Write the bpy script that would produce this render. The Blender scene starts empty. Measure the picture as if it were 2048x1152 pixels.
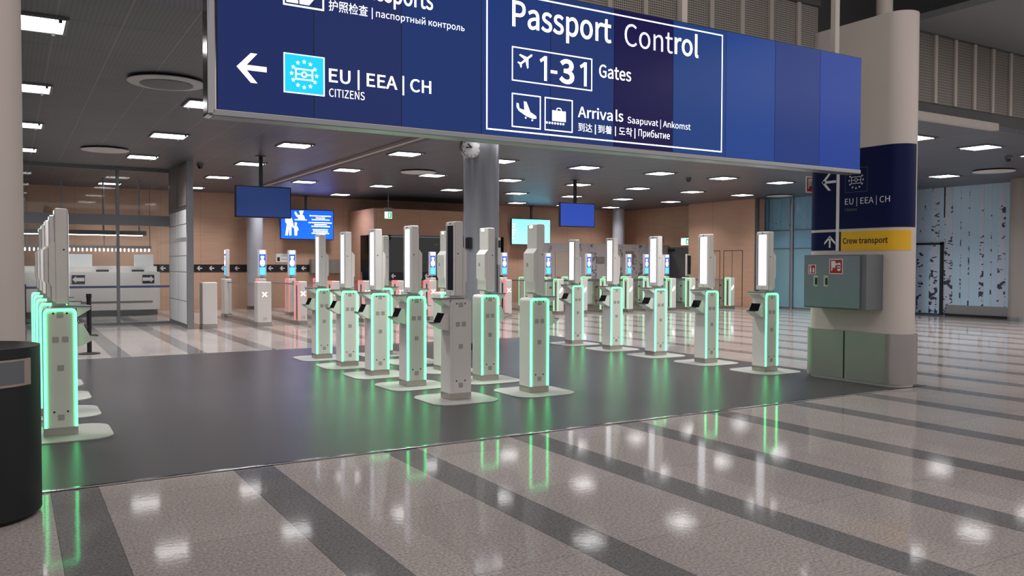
import bpy, bmesh, math, random
from mathutils import Vector, Matrix

# ------------------------------------------------------------------ camera, world, lights, exposure
SC = bpy.context.scene
COL = SC.collection
PI = math.pi
F_PX, EYE = 1669.0, 1.5
YAW, PITCH, ROLL = math.radians(31.0), math.atan(46.4 / 1669.0), math.radians(0.15)
fw = Vector((math.sin(YAW) * math.cos(PITCH), math.cos(YAW) * math.cos(PITCH), -math.sin(PITCH)))
r0 = Vector((math.cos(YAW), -math.sin(YAW), 0)); u0 = r0.cross(fw)
rt = r0 * math.cos(ROLL) + u0 * math.sin(ROLL); up = rt.cross(fw)
cam_d = bpy.data.cameras.new('camera'); cam = bpy.data.objects.new('camera', cam_d); COL.objects.link(cam)
cam_d.sensor_width = 36.0; cam_d.lens = 36.0 * F_PX / 2048.0; cam_d.clip_start = 0.05; cam_d.clip_end = 200
cam.matrix_world = Matrix(((rt.x, up.x, -fw.x, 0), (rt.y, up.y, -fw.y, 0), (rt.z, up.z, -fw.z, EYE), (0, 0, 0, 1)))
SC.camera = cam

world = bpy.data.worlds.new('world'); SC.world = world; world.use_nodes = True
world.node_tree.nodes['Background'].inputs[0].default_value = (1.0, 0.955, 0.945, 1)
world.node_tree.nodes['Background'].inputs[1].default_value = 0.64

def area(name, loc, sx, sy, power, col):
    d = bpy.data.lights.new(name, 'AREA'); d.shape = 'RECTANGLE'; d.size = sx; d.size_y = sy; d.energy = power; d.color = col
    o = bpy.data.objects.new(name, d); COL.objects.link(o); o.location = loc
    return o
area('hall_fill', (4.0, 2.2, 6.8), 10, 6, 280, (1.0, 0.95, 0.93))  # large soft fill added out of view to brighten the foreground floor
area('hall_fill', (14.5, 1.5, 5.2), 8, 7, 240, (1.0, 0.95, 0.93))  # second added fill, unseen, for the right of the front hall

SC.view_settings.view_transform = 'Standard'; SC.view_settings.look = 'None'
SC.view_settings.gamma = 1.0; SC.view_settings.use_curve_mapping = False; SC.view_settings.exposure = 0.0
SC.cycles.use_denoising = True
SC.cycles.max_bounces = 8; SC.cycles.transparent_max_bounces = 64
SC.cycles.sample_clamp_indirect = 6.0
LAMP = 7.0            # glow of the ceiling light panels themselves
DOWN = 34.0           # power each louvred panel throws downwards

# ------------------------------------------------------------------ materials
def lin(r, g, b):
    f = lambda c: (c / 255 / 12.92) if c <= 10 else ((c / 255 + 0.055) / 1.055) ** 2.4
    return (f(r), f(g), f(b), 1)

class NT:
    def __init__(s, name):
        s.m = bpy.data.materials.new(name); s.m.use_nodes = True
        s.t = s.m.node_tree; s.n = s.t.nodes; s.l = s.t.links
        s.b = s.n['Principled BSDF']; s.o = s.n['Material Output']
    def node(s, t, **kw):
        n = s.n.new(t)
        for k, v in kw.items(): setattr(n, k, v)
        return n
    def link(s, a, b): s.l.new(a, b)
    def math(s, op, a, b=None, c=None):
        n = s.node('ShaderNodeMath', operation=op)
        for i, v in enumerate((a, b, c)):
            if v is None: continue
            if isinstance(v, (int, float)): n.inputs[i].default_value = v
            else: s.link(v, n.inputs[i])
        return n.outputs[0]
    def mix(s, fac, a, b):
        n = s.node('ShaderNodeMix', data_type='RGBA')
        for i, v in ((0, fac), (6, a), (7, b)):
            if isinstance(v, (int, float, tuple)): n.inputs[i].default_value = v
            else: s.link(v, n.inputs[i])
        return n.outputs[2]
    def coord(s):
        n = s.node('ShaderNodeNewGeometry'); x = s.node('ShaderNodeSeparateXYZ')
        s.link(n.outputs['Position'], x.inputs[0])
        return n.outputs['Position'], x.outputs[0], x.outputs[1], x.outputs[2]
    def noise(s, scale, detail=3, vec=None, stretch=None):
        n = s.node('ShaderNodeTexNoise'); n.inputs['Scale'].default_value = scale; n.inputs['Detail'].default_value = detail
        if vec is None: vec = s.node('ShaderNodeTexCoord').outputs['Object']
        if stretch:
            mp = s.node('ShaderNodeMapping'); mp.inputs['Scale'].default_value = stretch
            s.link(vec, mp.inputs[0]); vec = mp.outputs[0]
        s.link(vec, n.inputs['Vector'])
        return n.outputs[0]
    def bump(s, h, strength, dist):
        n = s.node('ShaderNodeBump'); n.inputs['Strength'].default_value = strength; n.inputs['Distance'].default_value = dist
        s.link(h, n.inputs['Height']); s.link(n.outputs[0], s.b.inputs['Normal'])

def mat(name, col, rough=0.5, metal=0.0, var=0.06, scale=6.0, emit=None, es=1.0, spec=0.5):
    k = NT(name)
    dark = tuple(c * (1 - var) for c in col[:3]) + (1,); lite = tuple(min(1, c * (1 + var)) for c in col[:3]) + (1,)
    k.link(k.mix(k.noise(scale), dark, lite), k.b.inputs['Base Color'])
    k.b.inputs['Roughness'].default_value = rough; k.b.inputs['Metallic'].default_value = metal
    k.b.inputs['Specular IOR Level'].default_value = spec
    if emit:
        k.b.inputs['Emission Color'].default_value = emit; k.b.inputs['Emission Strength'].default_value = es
    return k.m

def glass(name, tint, gloss=0.12):
    k = NT(name)
    tr = k.node('ShaderNodeBsdfTransparent'); tr.inputs[0].default_value = tint
    gl = k.node('ShaderNodeBsdfGlossy'); gl.inputs['Roughness'].default_value = 0.03
    fr = k.node('ShaderNodeFresnel'); fr.inputs[0].default_value = 1.5
    f2 = k.math('MULTIPLY_ADD', fr.outputs[0], 0.28, gloss * 0.3)
    mx = k.node('ShaderNodeMixShader'); k.link(f2, mx.inputs[0]); k.link(tr.outputs[0], mx.inputs[1]); k.link(gl.outputs[0], mx.inputs[2])
    k.link(mx.outputs[0], k.o.inputs['Surface'])
    return k.m

def floor_mat():
    k = NT('polished_granite'); pos, x, y, z = k.coord()
    fx = k.math('FRACT', k.math('DIVIDE', k.math('ADD', x, 1.168 * 20 - 0.205), 1.168))
    band = k.math('LESS_THAN', fx, 0.244)
    sp1 = k.math('MULTIPLY_ADD', k.noise(60, 4, pos), 2.4, -0.7); sp2 = k.noise(210, 2, pos); big = k.noise(0.9, 3, pos)
    # slab-to-slab tone: a random value for every slab between the bands
    cell = k.node('ShaderNodeTexWhiteNoise', noise_dimensions='2D'); cv = k.node('ShaderNodeCombineXYZ')
    k.link(k.math('FLOOR', k.math('DIVIDE', k.math('ADD', x, 1.168 * 20 - 0.205), 0.584)), cv.inputs[0])
    k.link(k.math('FLOOR', k.math('DIVIDE', y, 1.168)), cv.inputs[1]); k.link(cv.outputs[0], cell.inputs['Vector'])
    light = k.mix(sp1, lin(146, 137, 133), lin(200, 191, 187)); dark = k.mix(sp1, lin(98, 96, 97), lin(140, 137, 138))
    c = k.mix(band, light, dark)
    c = k.mix(k.math('MULTIPLY', k.math('GREATER_THAN', sp2, 0.60), 0.55), c, lin(92, 87, 86))
    c = k.mix(k.math('MULTIPLY', k.math('LESS_THAN', sp2, 0.36), 0.45), c, lin(214, 206, 202))
    hs = k.node('ShaderNodeHueSaturation')
    v = k.math('ADD', k.math('MULTIPLY', cell.outputs[0], 0.12), k.math('MULTIPLY_ADD', big, 0.35, 0.76))
    k.link(v, hs.inputs['Value']); k.link(c, hs.inputs['Color'])
    # fine joints
    jx = k.math('LESS_THAN', k.math('FRACT', k.math('DIVIDE', k.math('ADD', x, 1.168 * 20 - 0.205), 1.168)), 0.004)
    jx2 = k.math('LESS_THAN', k.math('ABSOLUTE', k.math('SUBTRACT', fx, 0.244)), 0.002)
    jy = k.math('LESS_THAN', k.math('FRACT', k.math('DIVIDE', y, 1.168)), 0.004)
    j = k.math('MULTIPLY', k.math('MAXIMUM', k.math('MAXIMUM', jx, jx2), jy), 0.45)
    k.link(k.mix(j, hs.outputs[0], lin(45, 42, 42)), k.b.inputs['Base Color'])
    k.b.inputs['Roughness'].default_value = 0.07
    k.b.inputs['Specular IOR Level'].default_value = 0.07
    k.bump(k.noise(24, 4, pos), 0.10, 0.0018)
    return k.m

def wood_mat(name, a, b, seam=1.22):
    k = NT(name); pos, x, y, z = k.coord()
    g = k.noise(2.2, 6, pos, (0.6, 0.6, 7.0)); big = k.noise(0.5, 2, pos)
    c = k.mix(g, a, b)
    d = k.math('ADD', x, y)
    s = k.math('LESS_THAN', k.math('FRACT', k.math('DIVIDE', d, seam)), 0.006)
    c = k.mix(k.math('MULTIPLY', s, 0.5), c, lin(70, 48, 36))
    hs = k.node('ShaderNodeHueSaturation'); k.link(k.math('MULTIPLY_ADD', big, 0.3, 0.85), hs.inputs['Value']); k.link(c, hs.inputs['Color'])
    k.link(hs.outputs[0], k.b.inputs['Base Color']); k.b.inputs['Roughness'].default_value = 0.5
    return k.m

def ceil_mat():
    k = NT('dark_mesh_ceiling'); pos, x, y, z = k.coord()
    w = k.math('FRACT', k.math('DIVIDE', k.math('ADD', x, 40), 0.045)); rib = k.math('LESS_THAN', w, 0.35)
    sx = k.math('LESS_THAN', k.math('FRACT', k.math('DIVIDE', k.math('ADD', x, 40.06), 0.578)), 0.03)
    sy = k.math('LESS_THAN', k.math('FRACT', k.math('DIVIDE', k.math('ADD', y, 0.2), 1.17)), 0.02)
    blot = k.noise(1.3, 3, pos)
    c = k.mix(blot, lin(80, 80, 88), lin(106, 106, 115))
    c = k.mix(k.math('MULTIPLY', rib, 0.30), c, lin(54, 52, 54))
    c = k.mix(k.math('MULTIPLY', sx, 0.7), c, lin(130, 126, 128))
    c = k.mix(k.math('MULTIPLY', sy, 0.55), c, lin(44, 43, 44))
    k.link(c, k.b.inputs['Base Color'])
    k.b.inputs['Roughness'].default_value = 0.42; k.b.inputs['Metallic'].default_value = 0.25
    return k.m

def perf_mat(name, base, hole, p=0.03, r=0.30, rib=0.555):
    k = NT(name); pos, x, y, z = k.coord()
    a = k.math('SUBTRACT', k.math('FRACT', k.math('DIVIDE', k.math('ADD', x, 50), p)), 0.5)
    b = k.math('SUBTRACT', k.math('FRACT', k.math('DIVIDE', k.math('ADD', z, 50), p)), 0.5)
    d = k.math('ADD', k.math('MULTIPLY', a, a), k.math('MULTIPLY', b, b))
    dot = k.math('LESS_THAN', d, r * r)
    c = k.mix(k.noise(2.0, 3, pos), tuple(v * 0.85 for v in base[:3]) + (1,), base)
    k.link(k.mix(dot, c, hole), k.b.inputs['Base Color']); k.b.inputs['Roughness'].default_value = 0.55
    return k.m

def birch_mat(name, bark, mark, thr):
    k = NT(name); pos, x, y, z = k.coord()
    n = k.noise(2.6, 4, pos, (1.6, 1.6, 1.9)); n2 = k.noise(7.5, 2, pos, (1.0, 1.0, 2.2))
    low = k.math('MULTIPLY', k.math('SUBTRACT', 1.6, z), 0.03)
    f = k.math('GREATER_THAN', k.math('ADD', k.math('MULTIPLY_ADD', n2, 0.45, k.math('MULTIPLY', n, 0.75)), low), thr)
    k.link(k.mix(f, k.mix(k.noise(5, 3, pos), bark, tuple(v * 0.8 for v in bark[:3]) + (1,)), mark), k.b.inputs['Base Color'])
    k.b.inputs['Roughness'].default_value = 0.35
    return k.m

def brushed(name, col, rough=0.3):
    k = NT(name); pos, x, y, z = k.coord()
    g = k.noise(9.0, 5, pos, (1.0, 1.0, 120.0))
    k.link(k.mix(g, tuple(v * 0.93 for v in col[:3]) + (1,), col), k.b.inputs['Base Color'])
    k.b.inputs['Metallic'].default_value = 1.0
    k.link(k.math('MULTIPLY_ADD', g, 0.04, rough), k.b.inputs['Roughness'])
    return k.m

def carpet_mat():
    k = NT('dark_rubber_matting'); pos, x, y, z = k.coord()
    n = k.noise(160, 2, pos); b = k.noise(1.2, 3, pos)
    k.link(k.mix(k.math('MULTIPLY_ADD', n, 0.6, k.math('MULTIPLY', b, 0.4)), lin(54, 51, 56), lin(82, 78, 83)), k.b.inputs['Base Color'])
    k.b.inputs['Roughness'].default_value = 0.30; k.b.inputs['Specular IOR Level'].default_value = 0.24
    k.bump(n, 0.12, 0.002)
    return k.m

MT = dict(
    floor=floor_mat(), carpet=carpet_mat(), ceil=ceil_mat(),
    wood=wood_mat('pale_plywood', lin(176, 140, 118), lin(196, 160, 136)),
    wood_booth=wood_mat('warm_plywood', lin(164, 124, 100), lin(184, 144, 118), 1.6),
    wood_near=wood_mat('light_plywood', lin(186, 146, 122), lin(204, 164, 138), 2.4),  # lighter plywood tone for the near right wall and its door
    fascia=perf_mat('perforated_panel', lin(172, 164, 156), lin(14, 14, 14)),
    fascia_far=perf_mat('perforated_fine_panel', lin(146, 138, 131), lin(100, 94, 89), 0.045, 0.36),
    rib=mat('grey_brown_rib', lin(190, 180, 172), 0.5),
    dark=mat('dark_void_grey', lin(88, 88, 88), 0.7),
    soffit=mat('grey_soffit', lin(130, 132, 134), 0.6),
    black=mat('black_plastic', lin(20, 21, 24), 0.35),
    bin=mat('satin_black_metal', lin(9, 12, 16), 0.45),
    rubber=mat('black_rubber', lin(24, 24, 26), 0.6),
    white=mat('white_powder_coat', lin(228, 223, 219), 0.32, var=0.02),
    panel=mat('pale_grey_panel', lin(222, 219, 212), 0.35, var=0.02),
    sensor=mat('grey_sensor_window', lin(170, 165, 160), 0.25),
    plate=mat('white_floor_plate', lin(182, 179, 176), 0.4, var=0.04),
    steel=brushed('brushed_steel', lin(186, 178, 172), 0.28),
    satin=brushed('satin_aluminium', lin(160, 160, 164), 0.35),
    chrome=mat('polished_chrome', lin(170, 168, 168), 0.12, 1.0, 0.02),
    colgrey=mat('grey_column_coating', lin(158, 159, 168), 0.25, 0.12, 0.04),
    colwhite=mat('white_column_cladding', lin(206, 194, 187), 0.6, var=0.03, scale=2.0),
    navy=mat('navy_sign_film', lin(12, 21, 68), 0.45, spec=0.15),
    yellow=mat('yellow_sign_film', lin(235, 180, 20), 0.45),
    signwhite=mat('white_sign_film', lin(228, 226, 228), 0.5),
    signblack=mat('black_sign_film', lin(18, 18, 26), 0.45),
    red=mat('red_sign_film', lin(170, 26, 26), 0.5),
    cabinet=mat('grey_painted_steel', lin(118, 128, 136), 0.22, 0.2, 0.04),
    cabside=mat('dark_grey_painted_steel', lin(104, 108, 112), 0.4, 0.1, 0.04),
    greybox=mat('mid_grey_box', lin(128, 122, 118), 0.5),
    lamp=mat('ceiling_lamp_diffuser', lin(240, 240, 240), 0.5, emit=(1.0, 0.985, 0.985, 1), es=LAMP),
    green=mat('green_light_strip', lin(120, 220, 170), 0.3, emit=(0.09, 1.0, 0.28, 1), es=3.8),
    gategreen=mat('pale_green_light_strip', lin(150, 220, 170), 0.3, emit=(0.22, 1.0, 0.40, 1), es=1.1),
    redlight=mat('red_light_strip', lin(220, 120, 120), 0.3, emit=(1.0, 0.11, 0.12, 1), es=1.4),
    glowwhite=mat('white_light_symbol', lin(240, 240, 240), 0.4, emit=(1, 0.98, 0.96, 1), es=2.2),
    screenlit=mat('lit_white_screen', lin(230, 232, 240), 0.2, emit=(0.93, 0.94, 1.0, 1), es=1.7),
    screendim=mat('lit_lilac_screen', lin(225, 225, 240), 0.2, emit=(0.85, 0.86, 1.0, 1), es=0.95),
    screenoff=mat('dark_glass_screen', lin(40, 46, 56), 0.08),
    blackglass=mat('black_scanner_glass', lin(10, 11, 14), 0.08),
    scrblue=mat('blue_display', lin(20, 60, 160), 0.3, emit=lin(40, 90, 190), es=1.2),
    scrcyan=mat('cyan_display', lin(80, 180, 230), 0.3, emit=lin(90, 195, 245), es=1.2),
    letter=mat('white_lit_letters', lin(240, 240, 250), 0.3, emit=(0.93, 0.97, 1.0, 1), es=1.6),
    letterviolet=mat('violet_white_lit_letters', lin(220, 220, 250), 0.3, emit=lin(205, 205, 255), es=1.05),
    signcyan=mat('cyan_lit_square', lin(0, 160, 235), 0.3, emit=lin(0, 178, 245), es=1.1),
    tvnavy=mat('dark_blue_display', lin(28, 48, 96), 0.25, emit=lin(26, 46, 92), es=1.0),
    tvroyal=mat('royal_blue_display', lin(30, 70, 170), 0.25, emit=lin(36, 62, 150), es=1.0),
    tvbright=mat('bright_blue_display', lin(10, 80, 240), 0.25, emit=lin(8, 88, 255), es=1.3),
    tvcyan=mat('light_cyan_display', lin(140, 220, 250), 0.25, emit=lin(130, 225, 255), es=1.3),
    exitgreen=mat('green_exit_light', lin(30, 150, 90), 0.4, emit=lin(30, 165, 100), es=1.2),
    exitwhite=mat('white_exit_light', lin(220, 240, 230), 0.4, emit=lin(225, 250, 238), es=1.4),
    teal=mat('pale_teal_glass_panel', lin(126, 172, 198), 0.12, var=0.05, scale=0.7),
    teal2=mat('soft_teal_glass_panel', lin(134, 176, 190), 0.12, var=0.05, scale=0.7),
    mural=mat('pale_blue_mural_ground', lin(176, 206, 226), 0.22, var=0.08, scale=0.6),
    bark=birch_mat('birch_bark_print', lin(196, 208, 226), lin(50, 54, 78), 0.665),
    barkgrey=birch_mat('grey_birch_print', lin(190, 182, 184), lin(116, 112, 120), 0.63),
    tealbark=birch_mat('birch_print_on_teal', lin(134, 178, 204), lin(44, 58, 92), 0.69),
    partition=mat('pale_lilac_partition', lin(186, 176, 176), 0.4, var=0.05),
    beige=mat('beige_door_leaf', lin(190, 168, 156), 0.5),
    frosted=mat('frosted_white_glass', lin(242, 244, 246), 0.5, var=0.03),
    mullion=mat('grey_mullion', lin(122, 124, 128), 0.35, 0.5),
    glass=glass('clear_glass', (0.93, 0.95, 0.95, 1), 0.08), darkglass=glass('smoky_dark_glass', (0.22, 0.25, 0.28, 1), 0.2),
    gateglass=glass('gate_glass', (0.965, 0.98, 0.975, 1), 0.06),
    belt=mat('blue_belt', lin(70, 82, 150), 0.6),
    disc=mat('grey_air_disc', lin(205, 200, 200), 0.5),
    discdark=mat('dark_air_dish', lin(100, 100, 104), 0.5),
)
PANEL_RGB = [(30, 45, 98), (35, 48, 100), (32, 54, 112), (34, 58, 122), (36, 56, 114), (26, 22, 74), (36, 66, 130), (36, 70, 142), (36, 58, 124), (35, 64, 146)]
MT['guard'] = mat('steel_guard_band', lin(158, 152, 150), 0.3, 0.55, 0.03)
MT['sp'] = [mat('lit_blue_panel', lin(6, 7, 12), 0.2, emit=lin(*c), es=0.92, var=0.08, scale=1.2, spec=0.15) for c in PANEL_RGB]
MT['desk_fill'] = mat('added_desk_fill_glow', lin(250, 250, 250), 0.3, emit=(1, 0.98, 0.97, 1), es=16.0)  # glow added to brighten the white desk
MT['boothback'] = mat('blue_grey_backing', lin(120, 136, 152), 0.6); MT['booth_fill'] = mat('added_booth_fill_glow', lin(220, 230, 240), 0.5, emit=(0.8, 0.9, 1, 1), es=1.6)  # second material: glow added to lighten the booth interior
MT['dash_glow'] = mat('reflection_dash_glow', lin(250, 240, 220), 0.3, emit=(1.0, 0.93, 0.8, 1), es=6.0)  # glow of the dashes that imitate reflected ceiling lights

# ------------------------------------------------------------------ mesh helpers
def box(bm, x0, x1, y0, y1, z0, z1, bev=0.0, seg=2, mi=0):
    vs = [bm.verts.new(p) for p in ((x0, y0, z0), (x1, y0, z0), (x1, y1, z0), (x0, y1, z0), (x0, y0, z1), (x1, y0, z1), (x1, y1, z1), (x0, y1, z1))]
    fs = [bm.faces.new([vs[i] for i in q]) for q in ((0, 3, 2, 1), (4, 5, 6, 7), (0, 1, 5, 4), (1, 2, 6, 5), (2, 3, 7, 6), (3, 0, 4, 7))]
    for f in fs: f.material_index = mi
    if bev > 0:
        es = list({e for f in fs for e in f.edges})
        bmesh.ops.bevel(bm, geom=es, offset=bev, segments=seg, profile=0.5, affect='EDGES')
    return bm

def prism(bm, pts, fn, d0, d1, mi=0):
    """extrude a 2-D outline: fn(u, v, d) -> xyz, from depth d0 to depth d1"""
    a = [bm.verts.new(fn(u, v, d0)) for u, v in pts]; b = [bm.verts.new(fn(u, v, d1)) for u, v in pts]
    n = len(pts); fs = []
    for q in (a[::-1], b): fs.append(bm.faces.new(q))
    for i in range(n): fs.append(bm.faces.new((a[i], a[(i + 1) % n], b[(i + 1) % n], b[i])))
    for f in fs: f.material_index = mi
    return bm

XY = lambda u, v, d: (u, v, d)          # outline on the ground, depth up
XZ = lambda u, v, d: (u, d, v)          # outline facing -Y
YZ = lambda u, v, d: (d, u, v)          # outline facing -X

def rrect(cx, cy, hx, hy, r, n=8):
    pts = []
    for qx, qy, a0 in ((1, 1, 0), (-1, 1, 90), (-1, -1, 180), (1, -1, 270)):
        for i in range(n + 1):
            a = math.radians(a0 + 90 * i / n)
            pts.append((cx + qx * (hx - r) + r * math.cos(a), cy + qy * (hy - r) + r * math.sin(a)))
    return pts

def circ(cx, cy, r, n=24): return [(cx + r * math.cos(2 * PI * i / n), cy + r * math.sin(2 * PI * i / n)) for i in range(n)]

def cyl(bm, p0, p1, ra, rb=None, n=24, mi=0):
    p0, p1 = Vector(p0), Vector(p1); rb = ra if rb is None else rb
    d = (p1 - p0).normalized(); t = Vector((1, 0, 0)) if abs(d.x) < 0.9 else Vector((0, 1, 0))
    u = d.cross(t).normalized(); v = d.cross(u)
    A = [bm.verts.new(p0 + (u * math.cos(2 * PI * i / n) + v * math.sin(2 * PI * i / n)) * ra) for i in range(n)]
    B = [bm.verts.new(p1 + (u * math.cos(2 * PI * i / n) + v * math.sin(2 * PI * i / n)) * rb) for i in range(n)]
    fs = [bm.faces.new(A[::-1]), bm.faces.new(B)] + [bm.faces.new((A[i], A[(i + 1) % n], B[(i + 1) % n], B[i])) for i in range(n)]
    for f in fs: f.material_index = mi
    return bm

def lathe(bm, cx, cy, prof, n=48, mi=0):
    rings = []
    for r, z in prof:
        rings.append([bm.verts.new((cx + r * math.cos(2 * PI * i / n), cy + r * math.sin(2 * PI * i / n), z)) for i in range(n)] if r > 1e-5 else [bm.verts.new((cx, cy, z))])
    for a, b in zip(rings, rings[1:]):
        for i in range(n):
            j = (i + 1) % n
            if len(a) == 1 and len(b) == 1: continue
            if len(a) == 1: f = bm.faces.new((a[0], b[i], b[j]))
            elif len(b) == 1: f = bm.faces.new((a[i], a[j], b[0]))
            else: f = bm.faces.new((a[i], a[j], b[j], b[i]))
            f.material_index = mi
    return bm

def stroke(bm, pts, w, fn, d0, d1, closed=False, mi=0):
    """flat band of width w along a 2-D polyline"""
    P = [Vector((p[0], p[1])) for p in pts]; n = len(P); L = []; R = []
    for i in range(n):
        a = P[(i - 1) % n] if (closed or i > 0) else None; c = P[(i + 1) % n] if (closed or i < n - 1) else None
        d1_ = (P[i] - a).normalized() if a is not None else None; d2_ = (c - P[i]).normalized() if c is not None else None
        if d1_ is None: nrm = Vector((-d2_.y, d2_.x)); s = 1
        elif d2_ is None: nrm = Vector((-d1_.y, d1_.x)); s = 1
        else:
            t = (d1_ + d2_).normalized(); nrm = Vector((-t.y, t.x)); s = 1 / max(0.4, nrm.dot(Vector((-d2_.y, d2_.x))))
        L.append(P[i] + nrm * w / 2 * s); R.append(P[i] - nrm * w / 2 * s)
    m = n if closed else n - 1
    for i in range(m):
        j = (i + 1) % n
        prism(bm, [tuple(L[i]), tuple(L[j]), tuple(R[j]), tuple(R[i])], fn, d0, d1, mi)
    return bm

def star(cx, cy, r, k=0.45): return [(cx + (r if i % 2 == 0 else r * k) * math.sin(PI * i / 5), cy + (r if i % 2 == 0 else r * k) * math.cos(PI * i / 5)) for i in range(10)]

_tc = {}
FONT = None
try:
    import os
    FONT = bpy.data.fonts.load(os.path.join(bpy.utils.system_resource('DATAFILES', path='fonts'), 'Noto Sans CJK Regular.woff2'))
except Exception:
    FONT = None          # fall back to Blender's own default face
def text_geo(body, weight=0.0):
    key = (body, weight)
    if key in _tc: return _tc[key]
    cu = bpy.data.curves.new('lettering', 'FONT'); cu.body = body; cu.offset = weight; cu.resolution_u = 5
    if FONT: cu.font = FONT
    cu.fill_mode = 'FRONT'
    ob = bpy.data.objects.new('lettering', cu); COL.objects.link(ob)
    dg = bpy.context.evaluated_depsgraph_get(); dg.update()
    me = bpy.data.meshes.new_from_object(ob.evaluated_get(dg), depsgraph=dg)
    vs = [(v.co.x, v.co.y) for v in me.vertices]; fs = [list(p.vertices) for p in me.polygons]
    bpy.data.objects.remove(ob); bpy.data.curves.remove(cu); bpy.data.meshes.remove(me)
    _tc[key] = (vs, fs); return _tc[key]

def text(bm, body, u0, u1, v0, v1, fn, d, weight=0.0, mi=0):
    """lettering whose outline box is (u0..u1, v0..v1) on the surface fn"""
    vs, fs = text_geo(body, weight)
    xs = [p[0] for p in vs]; ys = [p[1] for p in vs]; xa, xb, ya, yb = min(xs), max(xs), min(ys), max(ys)
    V = [bm.verts.new(fn(u0 + (x - xa) / (xb - xa) * (u1 - u0), v0 + (y - ya) / (yb - ya) * (v1 - v0), d)) for x, y in vs]
    for f in fs:
        try: q = bm.faces.new([V[i] for i in f]); q.material_index = mi
        except ValueError: pass
    return bm

def finish(name, bm, mats, origin=(0, 0, 0), smooth=True):
    bmesh.ops.recalc_face_normals(bm, faces=bm.faces[:])
    bmesh.ops.translate(bm, verts=bm.verts[:], vec=-Vector(origin))
    me = bpy.data.meshes.new(name); bm.to_mesh(me); bm.free()
    for m in (mats if isinstance(mats, (list, tuple)) else [mats]): me.materials.append(m)
    if smooth:
        me.polygons.foreach_set('use_smooth', [True] * len(me.polygons)); me.set_sharp_from_angle(angle=math.radians(32))
    return me

def tag(o, label, cat, group=None, kind=None):
    o['label'] = label; o['category'] = cat
    if group: o['group'] = group
    if kind: o['kind'] = kind
    return o

def thing(name, label, cat, loc=(0, 0, 0), group=None, rz=0.0):
    o = bpy.data.objects.new(name, None); COL.objects.link(o); o.location = loc; o.rotation_euler.z = rz
    o.empty_display_size = 0.1
    return tag(o, label, cat, group)

def wn(o):
    if o.name.split('.')[0] != 'lettering' and len(o.data.polygons) > 6:
        m = o.modifiers.new('weighted_normals', 'WEIGHTED_NORMAL'); m.keep_sharp = True; m.weight = 90
    return o

def root_loc(p):
    while p.parent: p = p.parent
    return p.location.copy()

def part(name, bm, mats, parent, label=None):
    """mesh in world coordinates (or in the parent's own while it sits at the origin), linked under parent"""
    o = bpy.data.objects.new(name, finish(name, bm, mats, root_loc(parent))); COL.objects.link(o); o.parent = parent
    if label: o['label'] = label
    return wn(o)

def solo(name, bm, mats, loc, label, cat, group=None):
    o = bpy.data.objects.new(name, finish(name, bm, mats, loc)); COL.objects.link(o); o.location = loc
    return tag(wn(o), label, cat, group)

def struct(name, bm, mats, parent=None, label=None):
    o = bpy.data.objects.new(name, finish(name, bm, mats)); COL.objects.link(o)
    if parent: o.parent = parent
    else: o['kind'] = 'structure'
    if label: o['label'] = label
    return wn(o)

def dup(root, loc, label, group=None):
    def cp(o, par):
        c = o.copy(); COL.objects.link(c); c.parent = par
        for ch in o.children: cp(ch, c)
        return c
    r = cp(root, None); r.location = loc; r['label'] = label
    if group: r['group'] = group
    return r

B = bmesh.new

# ------------------------------------------------------------------ the setting
struct('floor', box(B(), -8, 27, -8, 30, -0.2, 0), MT['floor'])
struct('ceiling', box(B(), -6, 26, 8.2, 29.6, 3.86, 3.95), MT['ceil'])
bm = box(B(), -8, 27, -4, 9.6, 6.9, 7.0); struct('ceiling_hall', bm, MT['dark'])
struct('ceiling_soffit', box(B(), 12.0, 26, 3.0, 8.2, 5.26, 5.36), MT['soffit'])
struct('wall_back', box(B(), -6, 23.2, 28.8, 29.0, 0, 3.9), MT['wood'])
struct('wall_hall_back', box(B(), -8, 27, 9.4, 9.55, 3.96, 6.9), MT['dark'])
bm = B(); box(bm, 23.1, 23.3, 24.6, 28.8, 0, 3.86)
w = struct('wall_right', bm, MT['wood'])
bm = B(); box(bm, 22.6, 23.1, 20.95, 24.3, 0, 3.86); struct('wall_right_near', bm, MT['wood_near'])
# dark strip closing the teal panels against the wood
struct('trim_1', box(B(), 22.62, 22.74, 20.85, 20.95, 0, 3.86), MT['dark'])
struct('wall_left', box(B(), -6.2, -6, 8.2, 28.8, 0, 3.86), MT['wood'])
struct('wall_far_right', box(B(), 24.25, 24.4, 5, 24.6, 0, 3.86), MT['mural'])
# edge beam of the low ceiling and the fascia above it
struct('trim_2', box(B(), 11.0, 14.65, 8.08, 8.2, 3.84, 3.96, 0.005), MT['rib'])
struct('trim_3', box(B(), -6, 26, 8.22, 8.5, 3.95, 4.16), MT['dark'])

def fascia(name, x0, x1, m, first, ribs, label):
    t = thing(name, label, 'wall panelling', ((x0 + x1) / 2, 8.2, 4.15))
    t['kind'] = 'structure'
    part('perforated_sheet', box(B(), x0, x1, 8.2, 8.23, 4.15, 5.25), m, t)
    for x in ribs:
        part('rib', box(B(), x - 0.035, x + 0.035, 8.165, 8.2, 4.15, 5.25, 0.004), MT['rib'], t)
    part('top_rail', box(B(), x0, x1, 8.15, 8.26, 5.25, 5.33), MT['dark'], t)
    return t
fascia('wall_fascia', -6, 10.1, MT['fascia'], 0, [0.1 + 0.563 * k for k in range(-6, 18)], 'perforated grey panelling above the blue video sign')
fascia('wall_fascia', 12.3, 24, MT['fascia_far'], 0, [12.4 + 0.555 * k for k in range(20)], 'perforated brown panelling right of the white oval column')
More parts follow.
